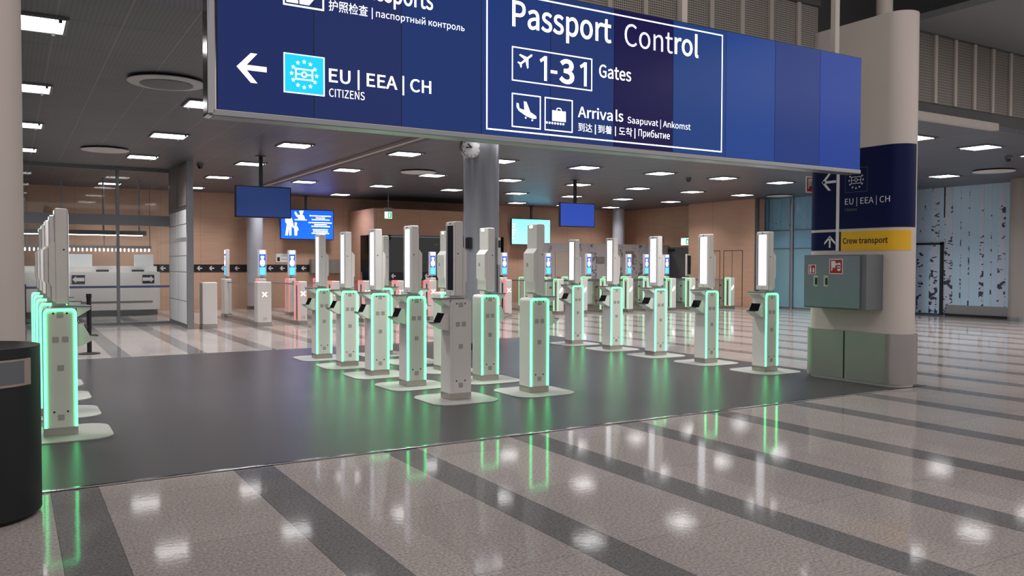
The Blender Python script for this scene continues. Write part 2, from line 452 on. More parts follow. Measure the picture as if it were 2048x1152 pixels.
# slanted roof brace in the top right corner of the hall
bm = B(); cyl(bm, (12.5, 7.0, 6.6), (15.3, 7.0, 4.62), 0.17, n=4)
part('brace_tube', bm, MT['cabside'], thing('roof_brace', 'dark slanted roof brace under the hall ceiling', 'beam', (12.5, 7.0, 6.6)))
struct('trim_4', box(B(), 6.42, 6.50, 13.9, 25.0, 3.80, 3.86, 0.004), MT['rib'])
struct('trim_5', box(B(), 6.50, 6.78, 13.9, 25.0, 3.845, 3.86), MT['dark'])

# ------------------------------------------------------------------ dark mat with its steel edge
t = thing('floor_mat', 'large dark grey rubber mat with a bright steel edge on the granite floor', 'mat', (4.4, 10.4, 0))
part('mat_sheet', box(B(), -1.0, 9.8, 6.25, 14.6, 0.0, 0.006), MT['carpet'], t)
part('steel_edge', box(B(), -1.0, 9.0, 6.21, 6.25, 0.0, 0.012, 0.004), MT['chrome'], t, 'bright steel edge strip')

# ------------------------------------------------------------------ oval columns
OX, C1, C2, OR = 9.47, 6.458, 7.465, 0.22
def stadium(xc, c1, c2, r, n=20):
    a = [(xc + r * math.cos(math.radians(180 + 180 * i / n)), c1 + r * math.sin(math.radians(180 + 180 * i / n))) for i in range(n + 1)]
    return a + [(xc + r * math.cos(math.radians(180 * i / n)), c2 + r * math.sin(math.radians(180 * i / n))) for i in range(n + 1)]
def oval_column(xc, label):
    t = thing('column', label, 'column', (xc, 6.96, 0.006))
    part('skirting', prism(B(), stadium(xc, C1, C2, OR - 0.01), XY, 0.006, 0.09), MT['white'], t)
    part('cladding', prism(B(), stadium(xc, C1, C2, OR), XY, 0.09, 4.60), MT['colwhite'], t)
    st = part('steel_guard', prism(B(), stadium(xc, C1, C2, OR + 0.035), XY, 0.045, 0.66), MT['guard'], t, 'brushed steel guard band')
    bm = B(); s = -1 if xc > 5 else 1
    xf = xc + s * (OR + 0.035)
    box(bm, min(xf, xf + s * 0.004), max(xf, xf + s * 0.004), 7.0, 7.018, 0.045, 0.66); part('seam', bm, MT['black'], st)
    part('core', cyl(B(), (xc + 0.25 if xc > 5 else xc, 6.85, 4.6), (xc + 0.25 if xc > 5 else xc, 6.85, 6.9), 0.10), MT['rib'], t)
oval_column(OX, 'white oval column with navy and yellow signs and a steel base')
oval_column(-0.14, 'plain white oval column behind the black bin')

def wrapx(s, z, d):
    """point on the sign side of the right column: s metres along its girth from the far end, d metres proud of it"""
    L = C2 - C1; r = OR + d
    if s <= 0:
        a = -s / OR
        return (OX - r * math.cos(a), C2 + r * math.sin(a), z)
    if s <= L: return (OX - r, C2 - s, z)
    a = (s - L) / OR
    return (OX - r * math.cos(a), C1 - r * math.sin(a), z)
def wrap_panel(s0, s1, z0, z1, d0, d1):
    bm = B(); n = max(2, int((s1 - s0) / 0.03)); prev = None
    for i in range(n + 1):
        s = s0 + (s1 - s0) * i / n
        q = [bm.verts.new(wrapx(s, z, d)) for z, d in ((z0, d1), (z1, d1), (z1, d0), (z0, d0))]
        if prev:
            for j in range(4): bm.faces.new((prev[j], q[j], q[(j + 1) % 4], prev[(j + 1) % 4]))
        else: bm.faces.new(q)
        prev = q
    bm.faces.new(prev[::-1])
    return bm
def passport_icon(bm, u, v, w, h, ring, fn, d, lw, sr=0.0):
    if sr:
        for i in range(12):
            a = PI * i / 6
            prism(bm, star(u + ring * math.sin(a), v + ring * math.cos(a), sr), fn, d - 0.001, d)
    stroke(bm, [(u - w / 2, v - h / 2), (u + w / 2, v - h / 2), (u + w / 2, v + h / 2), (u - w / 2, v + h / 2)], lw, fn, d - 0.001, d, True)
    stroke(bm, circ(u, v, h * 0.24, 20), lw, fn, d - 0.001, d, True)
    stroke(bm, [(u - w / 2, v), (u - h * 0.24, v)], lw, fn, d - 0.001, d); stroke(bm, [(u + h * 0.24, v), (u + w / 2, v)], lw, fn, d - 0.001, d)
    return bm
def arrow_left(bm, u0, u1, v, hh, w, fn, d):
    stroke(bm, [(u0 + w * 0.5, v), (u1, v)], w, fn, d - 0.001, d)
    k = hh * 0.94
    for q in (1, -1):
        prism(bm, [(u0, v), (u0 + k, v + q * hh), (u0 + k + w * 1.25, v + q * hh), (u0 + w * 1.45, v)], fn, d - 0.001, d)
    return bm

t = thing('direction_sign', 'navy and yellow sign wrapped round the oval column reading EU EEA CH and Crew transport', 'sign', (9.25, 6.96, 1.69))
nav = part('upper_board', wrap_panel(-0.16, 1.40, 1.975, 2.99, 0.0, 0.004), MT['navy'], t, 'navy upper board')
bm = B(); box(bm, 0, 0.0001, 0, 0.0001, 0, 0.0001); bm.clear()
part('white_divider', wrap_panel(0.288, 0.334, 1.69, 2.99, 0.004, 0.007), MT['signwhite'], t, 'white vertical bar')
lo = part('lower_board', wrap_panel(-0.16, 0.288, 1.70, 1.94, 0.0, 0.004), MT['navy'], t, 'small navy board with up arrow')
part('black_strip', wrap_panel(0.334, 0.366, 1.69, 1.94, 0.0, 0.004), MT['signblack'], t)
ye = part('yellow_board', wrap_panel(0.366, 1.318, 1.69, 1.938, 0.0, 0.004), MT['yellow'], t, 'yellow board')
bm = B(); arrow_left(bm, 0.055, 0.278, 2.598, 0.112, 0.033, wrapx, 0.006); part('arrow', bm, MT['signwhite'], nav, 'white arrow pointing left')
bm = B(); passport_icon(bm, 0.58, 2.59, 0.137, 0.082, 0.102, wrapx, 0.006, 0.007, 0.016); part('emblem', bm, MT['signwhite'], nav, 'passport in a ring of stars')
bm = B(); stroke(bm, [(0.42, 2.44), (0.742, 2.44), (0.742, 2.745), (0.42, 2.745)], 0.003, wrapx, 0.0045, 0.005, True); part('emblem_border', bm, MT['mullion'], nav)
bm = B(); text(bm, 'EU | EEA | CH', 0.42, 1.058, 2.257, 2.372, wrapx, 0.006); part('lettering', bm, MT['signwhite'], nav)
bm = B(); text(bm, 'Citizens', 0.418, 0.598, 2.199, 2.241, wrapx, 0.006, 0.0); part('lettering', bm, MT['mullion'], nav)
bm = B(); stroke(bm, [(0.194, 1.735), (0.194, 1.87)], 0.026, wrapx, 0.005, 0.006)
for q in (1, -1): prism(bm, [(0.194, 1.893), (0.194 + q * 0.085, 1.808), (0.194 + q * 0.085, 1.775), (0.194, 1.856)], wrapx, 0.005, 0.006)
part('arrow', bm, MT['signwhite'], lo, 'white arrow pointing up')
bm = B(); text(bm, 'Crew transport', 0.395, 1.042, 1.762, 1.856, wrapx, 0.006, 0.008); part('lettering', bm, MT['signblack'], ye)

# hose cabinet hung on the same column
t = thing('hose_cabinet', 'grey fire hose cabinet with red and white stickers hung on the oval column', 'cabinet', (9.07, 6.95, 0.955))
part('body', box(B(), 8.92, 9.248, 6.48, 7.41, 0.955, 1.638, 0.006), MT['cabside'], t)
dr = part('door', box(B(), 8.9, 8.92, 6.56, 7.39, 0.97, 1.623, 0.004), MT['cabinet'], t)
CX = lambda u, v, d: (8.9 - d, 6.90 - u * 0.99, v)      # u runs to the right as seen from the kiosks
def sticker(name, u0, u1, v0, v1, m, parent, label=None):
    bm = B(); prism(bm, [(u0, v0), (u1, v0), (u1, v1), (u0, v1)], CX, 0, 0.002); return part(name, bm, m, parent, label)
s_ = sticker('fire_sticker', -0.1, 0.1, 1.395, 1.585, [MT['signwhite'], MT['red']], dr, 'red fire hose sticker with white edge')
bm = B(); prism(bm, [(-0.09, 1.405), (0.09, 1.405), (0.09, 1.575), (-0.09, 1.575)], CX, 0.002, 0.003); f_ = part('red_field', bm, MT['red'], s_)
bm = B(); prism(bm, [(-0.07, 1.48), (-0.01, 1.47), (-0.01, 1.56), (-0.075, 1.56)], CX, 0.003, 0.004); prism(bm, [(-0.07, 1.43), (-0.055, 1.44), (-0.05, 1.48), (-0.07, 1.48)], CX, 0.003, 0.004)
for zz in (1.455, 1.485, 1.515): prism(bm, circ(0.045, zz, 0.024, 14), CX, 0.003, 0.004)
prism(bm, [(-0.01, 1.50), (0.03, 1.515), (0.03, 1.53), (-0.01, 1.53)], CX, 0.003, 0.004)
part('pictogram', bm, MT['signwhite'], s_)
s_ = sticker('extinguisher_sticker', -0.43, -0.31, 1.392, 1.512, MT['signwhite'], dr, 'small red extinguisher sticker')
bm = B(); prism(bm, [(-0.42, 1.40), (-0.32, 1.40), (-0.32, 1.504), (-0.42, 1.504)], CX, 0.002, 0.003); part('red_field', bm, MT['red'], s_)
bm = B(); prism(bm, rrect(-0.393, 1.44, 0.014, 0.034, 0.01, 4), CX, 0.003, 0.004); prism(bm, circ(-0.393, 1.488, 0.012, 12), CX, 0.003, 0.004)
prism(bm, rrect(-0.345, 1.44, 0.012, 0.03, 0.01, 4), CX, 0.003, 0.004); part('pictogram', bm, MT['signwhite'], s_)
for u in (-0.31, -0.15):
    l_ = sticker('lock_plate', u - 0.035, u + 0.035, 1.235, 1.375, MT['steel'], dr, 'steel lock recess')
    bm = B(); prism(bm, rrect(u + 0.008, 1.30, 0.016, 0.045, 0.008, 4), CX, 0.002, 0.008); part('latch', bm, MT['black'], l_)

# red flag sign on the far end of the column
t = thing('fire_flag_sign', 'small red and white fire hose sign projecting behind the oval column', 'sign', (9.46, 7.76, 2.50))
part('plate', box(B(), 9.34, 9.58, 7.74, 7.75, 2.50, 2.72), MT['signwhite'], t)
part('red_field', box(B(), 9.355, 9.565, 7.737, 7.74, 2.515, 2.705), MT['red'], t, 'red field')
bm = B(); prism(bm, [(9.375, 2.55), (9.39, 2.55), (9.395, 2.585), (9.46, 2.59), (9.46, 2.69), (9.375, 2.69)], XZ, 7.735, 7.737); part('pictogram', bm, MT['signwhite'], t)
part('bracket', box(B(), 9.45, 9.475, 7.68, 7.745, 2.56, 2.66), MT['satin'], t)

# ------------------------------------------------------------------ round columns
MT['colbrown'] = mat('brown_grey_column_coating', lin(146, 138, 134), 0.35, 0.1, 0.04)
def round_column(x, y, r, m, label, base=True, z1=3.86):
    t = thing('column', label, 'column', (x, y, 0))
    part('shaft', cyl(B(), (x, y, 0.12), (x, y, z1), r, n=56), m, t)
    part('base_ring', cyl(B(), (x, y, 0.0), (x, y, 0.12), r + 0.012, n=56), MT['rubber' if base else 'satin'], t)
    return t
col = round_column(7.2, 13.05, 0.315, MT['colgrey'], 'glossy grey round column with a clock, behind the centre kiosks')
round_column(6.95, 28.1, 0.26, MT['colgrey'], 'grey round column against the wood wall behind the hanging dark blue screen')
round_column(22.0, 27.9, 0.26, MT['colgrey'], 'dull grey round column in the far corner above the birch print partition')
round_column(23.55, 12.25, 0.36, MT['colbrown'], 'grey round column at the near end of the birch mural', False)
# clock on its left side
t = thing('wall_clock', 'round white clock projecting from the grey column under the blue sign', 'clock', (6.86, 12.86, 3.53))
bm = B(); cyl(bm, (6.86, 12.80, 3.53), (6.86, 12.88, 3.53), 0.19, n=40); part('case', bm, MT['satin'], t)
bm = B(); cyl(bm, (6.86, 12.792, 3.53), (6.86, 12.80, 3.53), 0.175, n=40); fc = part('dial', bm, MT['signwhite'], t, 'white dial')
bm = B(); stroke(bm, [(6.88, 3.535), (6.75, 3.52)], 0.016, XZ, 12.786, 12.79); stroke(bm, [(6.86, 3.53), (6.79, 3.59)], 0.02, XZ, 12.786, 12.79); part('hand', bm, MT['black'], fc)
bm = B()
for i in range(12):
    a = PI * i / 6; c_, s_ = math.cos(a), math.sin(a)
    stroke(bm, [(6.86 + 0.14 * c_, 3.53 + 0.14 * s_), (6.86 + 0.165 * c_, 3.53 + 0.165 * s_)], 0.012, XZ, 12.788, 12.791)
part('hour_mark', bm, MT['black'], fc)
part('bracket', box(B(), 6.84, 6.90, 12.88, 13.0, 3.50, 3.56), MT['satin'], t)
# devices on the grey column
t = thing('call_point', 'slim white device with a dark window mounted on the grey column', 'device', (7.40, 12.77, 0.92))
part('body', box(B(), 7.36, 7.42, 12.735, 12.84, 1.50, 1.98, 0.008), MT['white'], t)
part('window', box(B(), 7.368, 7.412, 12.73, 12.736, 1.80, 1.93), MT['black'], t, 'dark window')
part('cable_duct', box(B(), 7.37, 7.41, 12.75, 12.84, 0.92, 1.50), MT['satin'], t)
solo('control_box', box(B(), 6.86, 6.93, 12.88, 13.02, 1.78, 1.98, 0.012), MT['black'], (6.9, 12.95, 1.78), 'small dark box on the grey column beside the unlit kiosk', 'box')

# ------------------------------------------------------------------ big hanging video sign
SY, SZ0, SZ1 = 6.0, 2.57, 3.80
SEAMS = [1.235, 1.915, 2.605, 3.31, 3.985, 4.67, 5.37, 6.055, 6.75, 7.44, 8.12]
t = thing('video_sign', 'long blue hanging video sign reading Passport Control, 1-31 Gates and Arrivals', 'sign', (4.68, 6.06, SZ0))
bm = B(); box(bm, 1.20, 8.125, 6.005, 6.16, SZ0 - 0.03, SZ1 + 0.005); part('housing', bm, MT['black'], t)
part('bottom_rail', box(B(), 1.20, 8.12, 5.985, 6.165, SZ0 - 0.05, SZ0 - 0.004, 0.008), MT['satin'], t, 'shiny metal bottom rail')
part('end_profile', box(B(), 1.168, 1.232, 5.985, 6.165, SZ0 - 0.05, SZ1 + 0.01, 0.02, 4), MT['chrome'], t, 'chrome end profile')
for x in (1.3, 3.34, 5.545, 7.76):
    part('hanger', box(B(), x - 0.035, x + 0.035, 6.04, 6.10, SZ1, 6.9), MT['rib'], t)
pan = []
for i in range(10):
    pan.append(part('display_panel', box(B(), SEAMS[i] + 0.004, SEAMS[i + 1] - 0.004, SY, SY + 0.02, SZ0, SZ1 - 0.003), MT['sp'][i], t))
FL = 5.9985       # plane of the lit graphics
def SP(u, v, d): return (u, SY - 0.0005 - d, v)
def rect_frame(u0, u1, v0, v1, w):
    bm = B(); stroke(bm, [(u0, v0), (u1, v0), (u1, v1), (u0, v1)], w, SP, 0, 0.001, True); return bm
gi = 0
def gfx(name, bm, m='letter', label=None): return part(name, bm, MT[m], t, label)
gfx('arrow', arrow_left(B(), 1.365, 1.572, 2.876, 0.103, 0.036, SP, 0.001), label='white arrow pointing left')
bm = B(); prism(bm, [(1.697, 2.737), (1.99, 2.737), (1.99, 3.012), (1.697, 3.012)], SP, 0, 0.001); eu = gfx('emblem_field', bm, 'signcyan', 'bright cyan square')
gfx('emblem_border', rect_frame(1.697, 1.99, 2.737, 3.012, 0.009))
gfx('emblem', passport_icon(B(), 1.842, 2.874, 0.122, 0.073, 0.092, SP, 0.002, 0.010, 0.0165), label='passport in a ring of stars')
def txt(body, u0, u1, v0, v1, m='letter', w=0.005):
    bm = B(); text(bm, body, u0, u1, v0, v1, SP, 0.0012, w); return gfx('lettering', bm, m)
txt('EU | EEA | CH', 2.027, 2.857, 2.808, 2.956)
txt('CITIZENS', 2.028, 2.304, 2.736, 2.797, w=0.0)
txt('Passports', 2.24, 2.873, 3.455, 3.645)
txt('护照检查', 2.027, 2.331, 3.364, 3.446, w=0.0)
txt('|', 2.363, 2.369, 3.353, 3.438)
txt('паспортный контроль', 2.397, 3.152, 3.36, 3.432, w=0.0)
gfx('passport_box', rect_frame(1.697, 1.986, 3.36, 3.65, 0.012))
bm = B(); prism(bm, [(1.715, 3.378), (1.80, 3.378), (1.80, 3.40), (1.715, 3.40)], SP, 0, 0.001)
prism(bm, [(1.81, 3.378), (1.88, 3.378), (1.93, 3.44), (1.93, 3.60), (1.81, 3.60)], SP, 0, 0.001); gfx('passport_pictogram', bm)
gfx('border', rect_frame(3.36, 6.0, 2.615, 3.748, 0.012), label='thin white border line')
txt('Passport', 3.60, 4.635, 3.42, 3.70)
bm = B()
txt('Cont', 4.785, 5.36, 3.485, 3.69, 'letterviolet', 0.0)
txt('rol', 5.383, 5.686, 3.487, 3.712)
gfx('gate_box', rect_frame(3.603, 4.42, 3.04, 3.315, 0.010))
bm = B()
for u in (3.874, 4.292):
    prism(bm, [(u + 0.045, 3.07), (u + 0.073, 3.07), (u + 0.073, 3.279), (u + 0.049, 3.279), (u, 3.243), (u + 0.012, 3.221), (u + 0.045, 3.243)], SP, 0, 0.001)
prism(bm, [(3.985, 3.142), (4.053, 3.142), (4.053, 3.168), (3.985, 3.168)], SP, 0, 0.001)
text(bm, '3', 4.075, 4.232, 3.067, 3.282, SP, 0.001, 0.012); gfx('lettering', bm)
txt('Gates', 4.501, 4.863, 3.168, 3.284, w=0.004)
def plane(cx, cz, s, ang):
    pts = [(0.5, 0), (0.46, 0.05), (0.16, 0.055), (-0.10, 0.40), (-0.19, 0.40), (-0.05, 0.055), (-0.33, 0.045), (-0.43, 0.16), (-0.50, 0.16), (-0.45, 0.0),
           (-0.50, -0.16), (-0.43, -0.16), (-0.33, -0.045), (-0.05, -0.055), (-0.19, -0.40), (-0.10, -0.40), (0.16, -0.055), (0.46, -0.05)]
    ca, sa = math.cos(ang), math.sin(ang)
    return [(cx + s * (x * ca - y * sa), cz + s * (x * sa + y * ca)) for x, y in pts]
bm = B(); prism(bm, plane(3.733, 3.222, 0.165, math.radians(38)), SP, 0, 0.001); gfx('plane_pictogram', bm, label='aeroplane climbing')
gfx('landing_box', rect_frame(3.603, 3.881, 2.656, 2.929, 0.010))
bm = B(); prism(bm, [(3.843, 2.742), (3.838, 2.762), (3.780, 2.790), (3.742, 2.872), (3.716, 2.874), (3.722, 2.800), (3.672, 2.812), (3.664, 2.852), (3.644, 2.854), (3.645, 2.818), (3.668, 2.79), (3.742, 2.752), (3.81, 2.735)], SP, 0, 0.001)
prism(bm, circ(3.735, 2.738, 0.008, 10), SP, 0, 0.001); prism(bm, circ(3.80, 2.723, 0.008, 10), SP, 0, 0.001); gfx('plane_pictogram', bm, label='aeroplane landing')
gfx('luggage_box', rect_frame(3.93, 4.212, 2.656, 2.929, 0.010))
bm = B()
for u0, u1 in ((4.003, 4.029), (4.033, 4.112), (4.116, 4.144)): prism(bm, [(u0, 2.738), (u1, 2.738), (u1, 2.828), (u0, 2.828)], SP, 0, 0.001)
stroke(bm, [(4.048, 2.828), (4.053, 2.846), (4.073, 2.852), (4.093, 2.846), (4.098, 2.828)], 0.008, SP, 0, 0.001)
for i in range(7): prism(bm, circ(3.948 + 0.0285 * i, 2.718, 0.010, 12), SP, 0, 0.001)
gfx('suitcase_pictogram', bm, label='suitcase on a row of dots')
txt('Arriva', 4.273, 4.655, 2.793, 2.893, w=0.004); txt('ls', 4.69, 4.775, 2.796, 2.90, w=0.004)
txt('Saapuvat | Ankomst', 4.826, 5.591, 2.772, 2.857, w=0.0)
txt('到达', 4.277, 4.428, 2.673, 2.747, w=0.0); txt('|', 4.458, 4.468, 2.658, 2.745); txt('到着', 4.493, 4.646, 2.674, 2.748, w=0.0); txt('|', 4.683, 4.692, 2.662, 2.748)
txt('도착', 4.727, 4.88, 2.672, 2.75, w=0.0); txt('|', 4.907, 4.917, 2.658, 2.75); txt('Прибытие', 4.953, 5.331, 2.665, 2.755, w=0.0)

# ------------------------------------------------------------------ self-service kiosks
def make_kiosk(s, lit, screen, label, group):
    """s = -1: the user stands on the -X side, s = +1: on the +X side; the light frame faces -Y"""
    t = thing('self_service_kiosk', label, 'kiosk', (0, 0, 0), group)
    X = lambda a: a * -s                    # a > 0 is away from the user
    def bx(a0, a1, y0, y1, z0, z1, bev=0.0, seg=2):
        x0, x1 = sorted((X(a0), X(a1))); return box(B(), x0, x1, y0, y1, z0, z1, bev, seg)
    hy = 0.115
    part('floor_plate', prism(B(), rrect(0, 0, 0.40, 0.40, 0.20, 10), XY, 0.006, 0.014), MT['plate'], t)
    part('plinth', box(B(), -0.131, 0.131, -0.116, 0.116, 0.014, 0.085), MT['steel'], t, 'brushed steel plinth')
    # pillar with rounded shoulders
    a = [(-0.13, 0.085), (0.13, 0.085)] + [(0.13 - 0.042 + 0.042 * math.cos(math.radians(q)), 1.115 - 0.042 + 0.042 * math.sin(math.radians(q))) for q in range(0, 91, 15)] \
        + [(-0.13 + 0.042 - 0.042 * math.cos(math.radians(90 - q)), 1.115 - 0.042 + 0.042 * math.sin(math.radians(90 - q))) for q in range(0, 91, 15)]
    pil = part('pillar', prism(B(), a, XZ, -hy, hy), MT['white'], t)
    if lit:
        i_ = 0.0135; rr = 0.042 - i_ * 0.6
        path = [(0.13 - i_, 0.088)] + [(0.13 - i_ - rr + rr * math.cos(math.radians(q)), 1.115 - i_ - rr + rr * math.sin(math.radians(q))) for q in range(0, 91, 15)] \
            + [(-0.13 + i_ + rr - rr * math.cos(math.radians(90 - q)), 1.115 - i_ - rr + rr * math.sin(math.radians(90 - q))) for q in range(0, 91, 15)] + [(-0.13 + i_, 0.088)]
        part('light_frame', stroke(B(), path, 0.020, XZ, -hy - 0.013, -hy), MT['green'], pil, 'glowing green light frame')
    fp = part('front_panel', prism(B(), rrect(0, 0.583, 0.097, 0.492, 0.012, 4), XZ, -hy - 0.003, -hy), MT['panel'] if lit else MT['white'], t)
    for u, v in ((0, 1.058), (-0.037, 0.845), (0.037, 0.845), (0, 0.60), (0, 0.172)):
        part('sensor_window', prism(B(), rrect(u, v, 0.026, 0.026, 0.008, 4), XZ, -hy - 0.0045, -hy - 0.003), MT['sensor'], fp, 'grey sensor window')
    bm = B()
    for u in (-0.052, 0.052):
        for v in (1.072, 0.222): prism(bm, circ(u, v, 0.009, 12), XZ, -hy - 0.0045, -hy - 0.003)
    part('screw', bm, MT['black'], fp)
    # shelf with tapered underside
    FN = lambda u, v, d: (X(u), d, v)
    part('shelf', prism(B(), [(-0.13, 1.035), (-0.235, 1.10), (-0.235, 1.122), (0.06, 1.122), (0.06, 1.113), (-0.13, 1.113)], FN, -0.105, 0.105), MT['white'], t)
    part('shelf_top', bx(-0.245, 0.05, -0.115, 0.115, 1.122, 1.132, 0.003), MT['cabside'], t, 'dark grey shelf edge')
    # passport reader
    rd = part('passport_reader', prism(B(), [(-0.13, 0.775), (-0.175, 0.785), (-0.265, 0.835), (-0.29, 0.848), (-0.29, 0.862), (-0.232, 0.866), (-0.185, 0.962), (-0.13, 0.965)], FN, -0.088, 0.088), MT['white'], t)
    part('scanner_glass', prism(B(), [(-0.240, 0.868), (-0.190, 0.968), (-0.176, 0.966), (-0.226, 0.866)], FN, -0.08, 0.08), MT['blackglass'], rd, 'slanted black scanner glass')
    part('reader_ledge', bx(-0.300, -0.232, -0.08, 0.08, 0.862, 0.869, 0.002), MT['black'], rd, 'black ledge')
    # head
    part('neck', bx(-0.05, 0.055, -0.06, 0.06, 1.113, 1.165), MT['white'], t)
    hd = part('head', bx(-0.068, 0.032, -0.115, 0.115, 1.152, 1.975, 0.014, 3), MT['white'], t)
    part('back_housing', prism(B(), [(0.03, 1.165), (0.060, 1.18), (0.060, 1.30), (0.078, 1.335), (0.078, 1.635), (0.032, 1.69)], FN, -0.112, 0.112), MT['white'], hd)
    part('bezel', prism(B(), rrect(0, 1.562, 0.108, 0.400, 0.012, 4), lambda u, v, d: (X(-0.068 - d), u, v), 0, 0.004), MT['white'], hd)
    part('screen', prism(B(), rrect(-0.004, 1.575, 0.068, 0.355, 0.004, 2), lambda u, v, d: (X(-0.072 - d), u, v), 0, 0.003), MT[screen], hd,
         'unlit black screen' if screen == 'screenoff' else 'lit white screen')
    part('screen_edge', prism(B(), rrect(0.088, 1.575, 0.006, 0.355, 0.002, 2), lambda u, v, d: (X(-0.072 - d), u, v), 0, 0.002), MT['cabside'], hd)
    bm = B(); prism(bm, circ(0, 1.953, 0.010, 14), lambda u, v, d: (X(-0.072 - d), u, v), 0, 0.003); prism(bm, circ(0, 1.185, 0.007, 12), lambda u, v, d: (X(-0.072 - d), u, v), 0, 0.002)
    part('camera', bm, MT['black'], hd)
    bm = B(); prism(bm, circ(X(-0.035), 1.62, 0.008, 12), XZ, -0.1165, -0.115); part('screw', bm, MT['black'], hd)
    if lit:
        bm = B(); prism(bm, rrect(0.02, 1.945, 0.034, 0.016, 0.015, 6), lambda u, v, d: (X(0.032 + d), u, v), 0, 0.004); part('status_light', bm, MT['statlight'], hd, 'green-white status light')
    bm = B(); prism(bm, rrect(0.03, 1.50, 0.018, 0.022, 0.003, 2), lambda u, v, d: (X(0.078 + d), u, v), 0, 0.0015); part('back_label', bm, MT['sensor'], hd)
    return t
MT['statlight'] = mat('green_white_status_light', lin(200, 255, 225), 0.3, emit=(0.55, 1.0, 0.75, 1), es=2.0)
PLACE = ['nearest the camera', 'second nearest', 'in the middle', 'second farthest', 'farthest back']
rows = [
    (0.36, 1, 'screenlit', 'green-framed kiosk, {} of the row beside the left white column', 'kiosks in the row beside the left column'),
    (4.24, -1, 'screendim', 'green-framed kiosk with lit screen, {} of the left centre row', 'kiosks in the left centre row'),
    (5.27, 1, 'screenlit', 'green-framed kiosk seen from behind, {} of the right centre row', 'kiosks in the right centre row'),
    (9.15, -1, 'screenlit', 'green-framed kiosk with bright screen, {} of the row by the oval column', 'kiosks in the row left of the oval column'),
]
for rx, s, scr, lab, grp in rows:
    proto = None
    for k in range(5):
        loc = (rx, 8.265 + 1.167 * k, 0); l = lab.format(PLACE[k])
        if rx == 4.24 and k == 0:
            q = make_kiosk(s, False, 'screenoff', 'unlit white kiosk with a dark screen at the front of the left centre row', grp); q.location = loc; continue
        if proto is None:
            proto = make_kiosk(s, True, scr, l, grp); proto.location = loc
        else: dup(proto, loc, l, grp)

# ------------------------------------------------------------------ ceiling lights
LX = [0.2, 2.52, 4.85, 7.22, 9.55, 11.91, 14.28, 16.5, 18.72, 20.96]
LY = [9.45, 12.95, 16.42, 19.98, 23.5, 27.1]
ORD = ['leftmost', 'second from the left', 'third from the left', 'fourth from the left', 'fifth from the left', 'sixth from the left', 'seventh from the left', 'eighth from the left', 'ninth from the left', 'tenth from the left']
ROWN = ['of the frontmost row', 'of the second row from the front', 'of the third row from the front', 'of the fourth row from the front', 'of the second row from the back wall', 'of the row nearest the back wall']
HID = {0: (1, 2, 3, 4, 5), 1: (2, 3, 4, 5, 6, 7, 8)}
proto = None
for j, y in enumerate(LY):
    n = 0
    for i, x in enumerate(LX):
        if j >= 4 and i < (2 if j == 4 else 1): continue
        if j == 5 and i in (5, 6): continue
        if i in HID.get(j, ()):
            lab = 'square ceiling light hidden by the blue video sign, seen only as a floor reflection'
        else:
            lab = 'square ceiling light, {} {}'.format(ORD[n], ROWN[j]); n += 1
        if proto is None:
            proto = thing('ceiling_light', lab, 'ceiling light', (0, 0, 0), 'square ceiling lights')
            fr = B(); stroke(fr, [(-0.30, -0.30), (0.30, -0.30), (0.30, 0.30), (-0.30, 0.30)], 0.03, XY, 3.835, 3.862, True)
            part('frame', fr, MT['mullion'], proto)
            part('diffuser', box(B(), -0.285, 0.285, -0.285, 0.285, 3.842, 3.858), MT['lamp'], proto)
            bm = B()
            for u, v in ((-0.22, 0.285), (0.2, 0.285), (0.24, -0.285)): box(bm, u - 0.015, u + 0.015, v - 0.012, v + 0.012, 3.81, 3.84)
            part('clip', bm, MT['black'], proto)
            for c in proto.children:
                for vtx in c.data.vertices: vtx.co.z -= 3.835
            proto.location = (x, y, 3.835)
        else: dup(proto, (x, y, 3.835), lab, 'square ceiling lights')
        ld = bpy.data.lights.get('louvre_light')
        if ld is None:
            ld = bpy.data.lights.new('louvre_light', 'AREA'); ld.shape = 'SQUARE'; ld.size = 0.5; ld.energy = DOWN
            ld.color = (1.0, 0.985, 0.985); ld.spread = math.radians(128)
        lo_ = bpy.data.objects.new('louvre_light', ld); COL.objects.link(lo_); lo_.location = (x, y, 3.834)

# air discs, smoke detectors, cameras
def air_disc(x, y, r, label, dish):
    t = thing('air_diffuser', label, 'air vent', (x, y, 3.77), 'round air discs in the ceiling')
    part('disc', lathe(B(), x, y, [(0, 3.80), (r * 0.55, 3.80), (r * 0.98, 3.818), (r, 3.826), (r * 0.98, 3.834), (0, 3.845)]), MT['disc'], t)
    if dish: part('dish', lathe(B(), x, y, [(0, 3.783), (r * 0.3, 3.787), (r * 0.68, 3.799), (0, 3.801)]), MT['discdark'], t, 'dark inner dish')
    part('stem', cyl(B(), (x, y, 3.83), (x, y, 3.857), r * 0.5), MT['discdark'], t)
air_disc(1.75, 11.55, 0.47, 'large round air disc with dark centre left of the blue video sign', True)
air_disc(1.69, 19.02, 0.45, 'round grey air disc above the glass wall', False)
air_disc(8.86, 19.35, 0.45, 'round grey air disc left of the grey round column', False)
air_disc(20.77, 11.56, 0.47, 'round grey air disc above the birch mural', False)
air_disc(22.1, 19.4, 0.42, 'flat round air disc above the teal glass panels', False)
def dome(x, y, label):
    t = thing('dome_camera', label, 'camera', (x, y, 3.74), 'ceiling cameras')
    part('mount', cyl(B(), (x, y, 3.80), (x, y, 3.86), 0.075), MT['cabside'], t)
    part('dome', lathe(B(), x, y, [(0, 3.735), (0.03, 3.742), (0.052, 3.765), (0.06, 3.80), (0, 3.80)], 20), MT['blackglass'], t, 'dark dome')
dome(3.86, 20.7, 'small dark ceiling camera above the frosted glass partition')
dome(15.7, 16.9, 'small ceiling camera right of the blue sign over the gates')
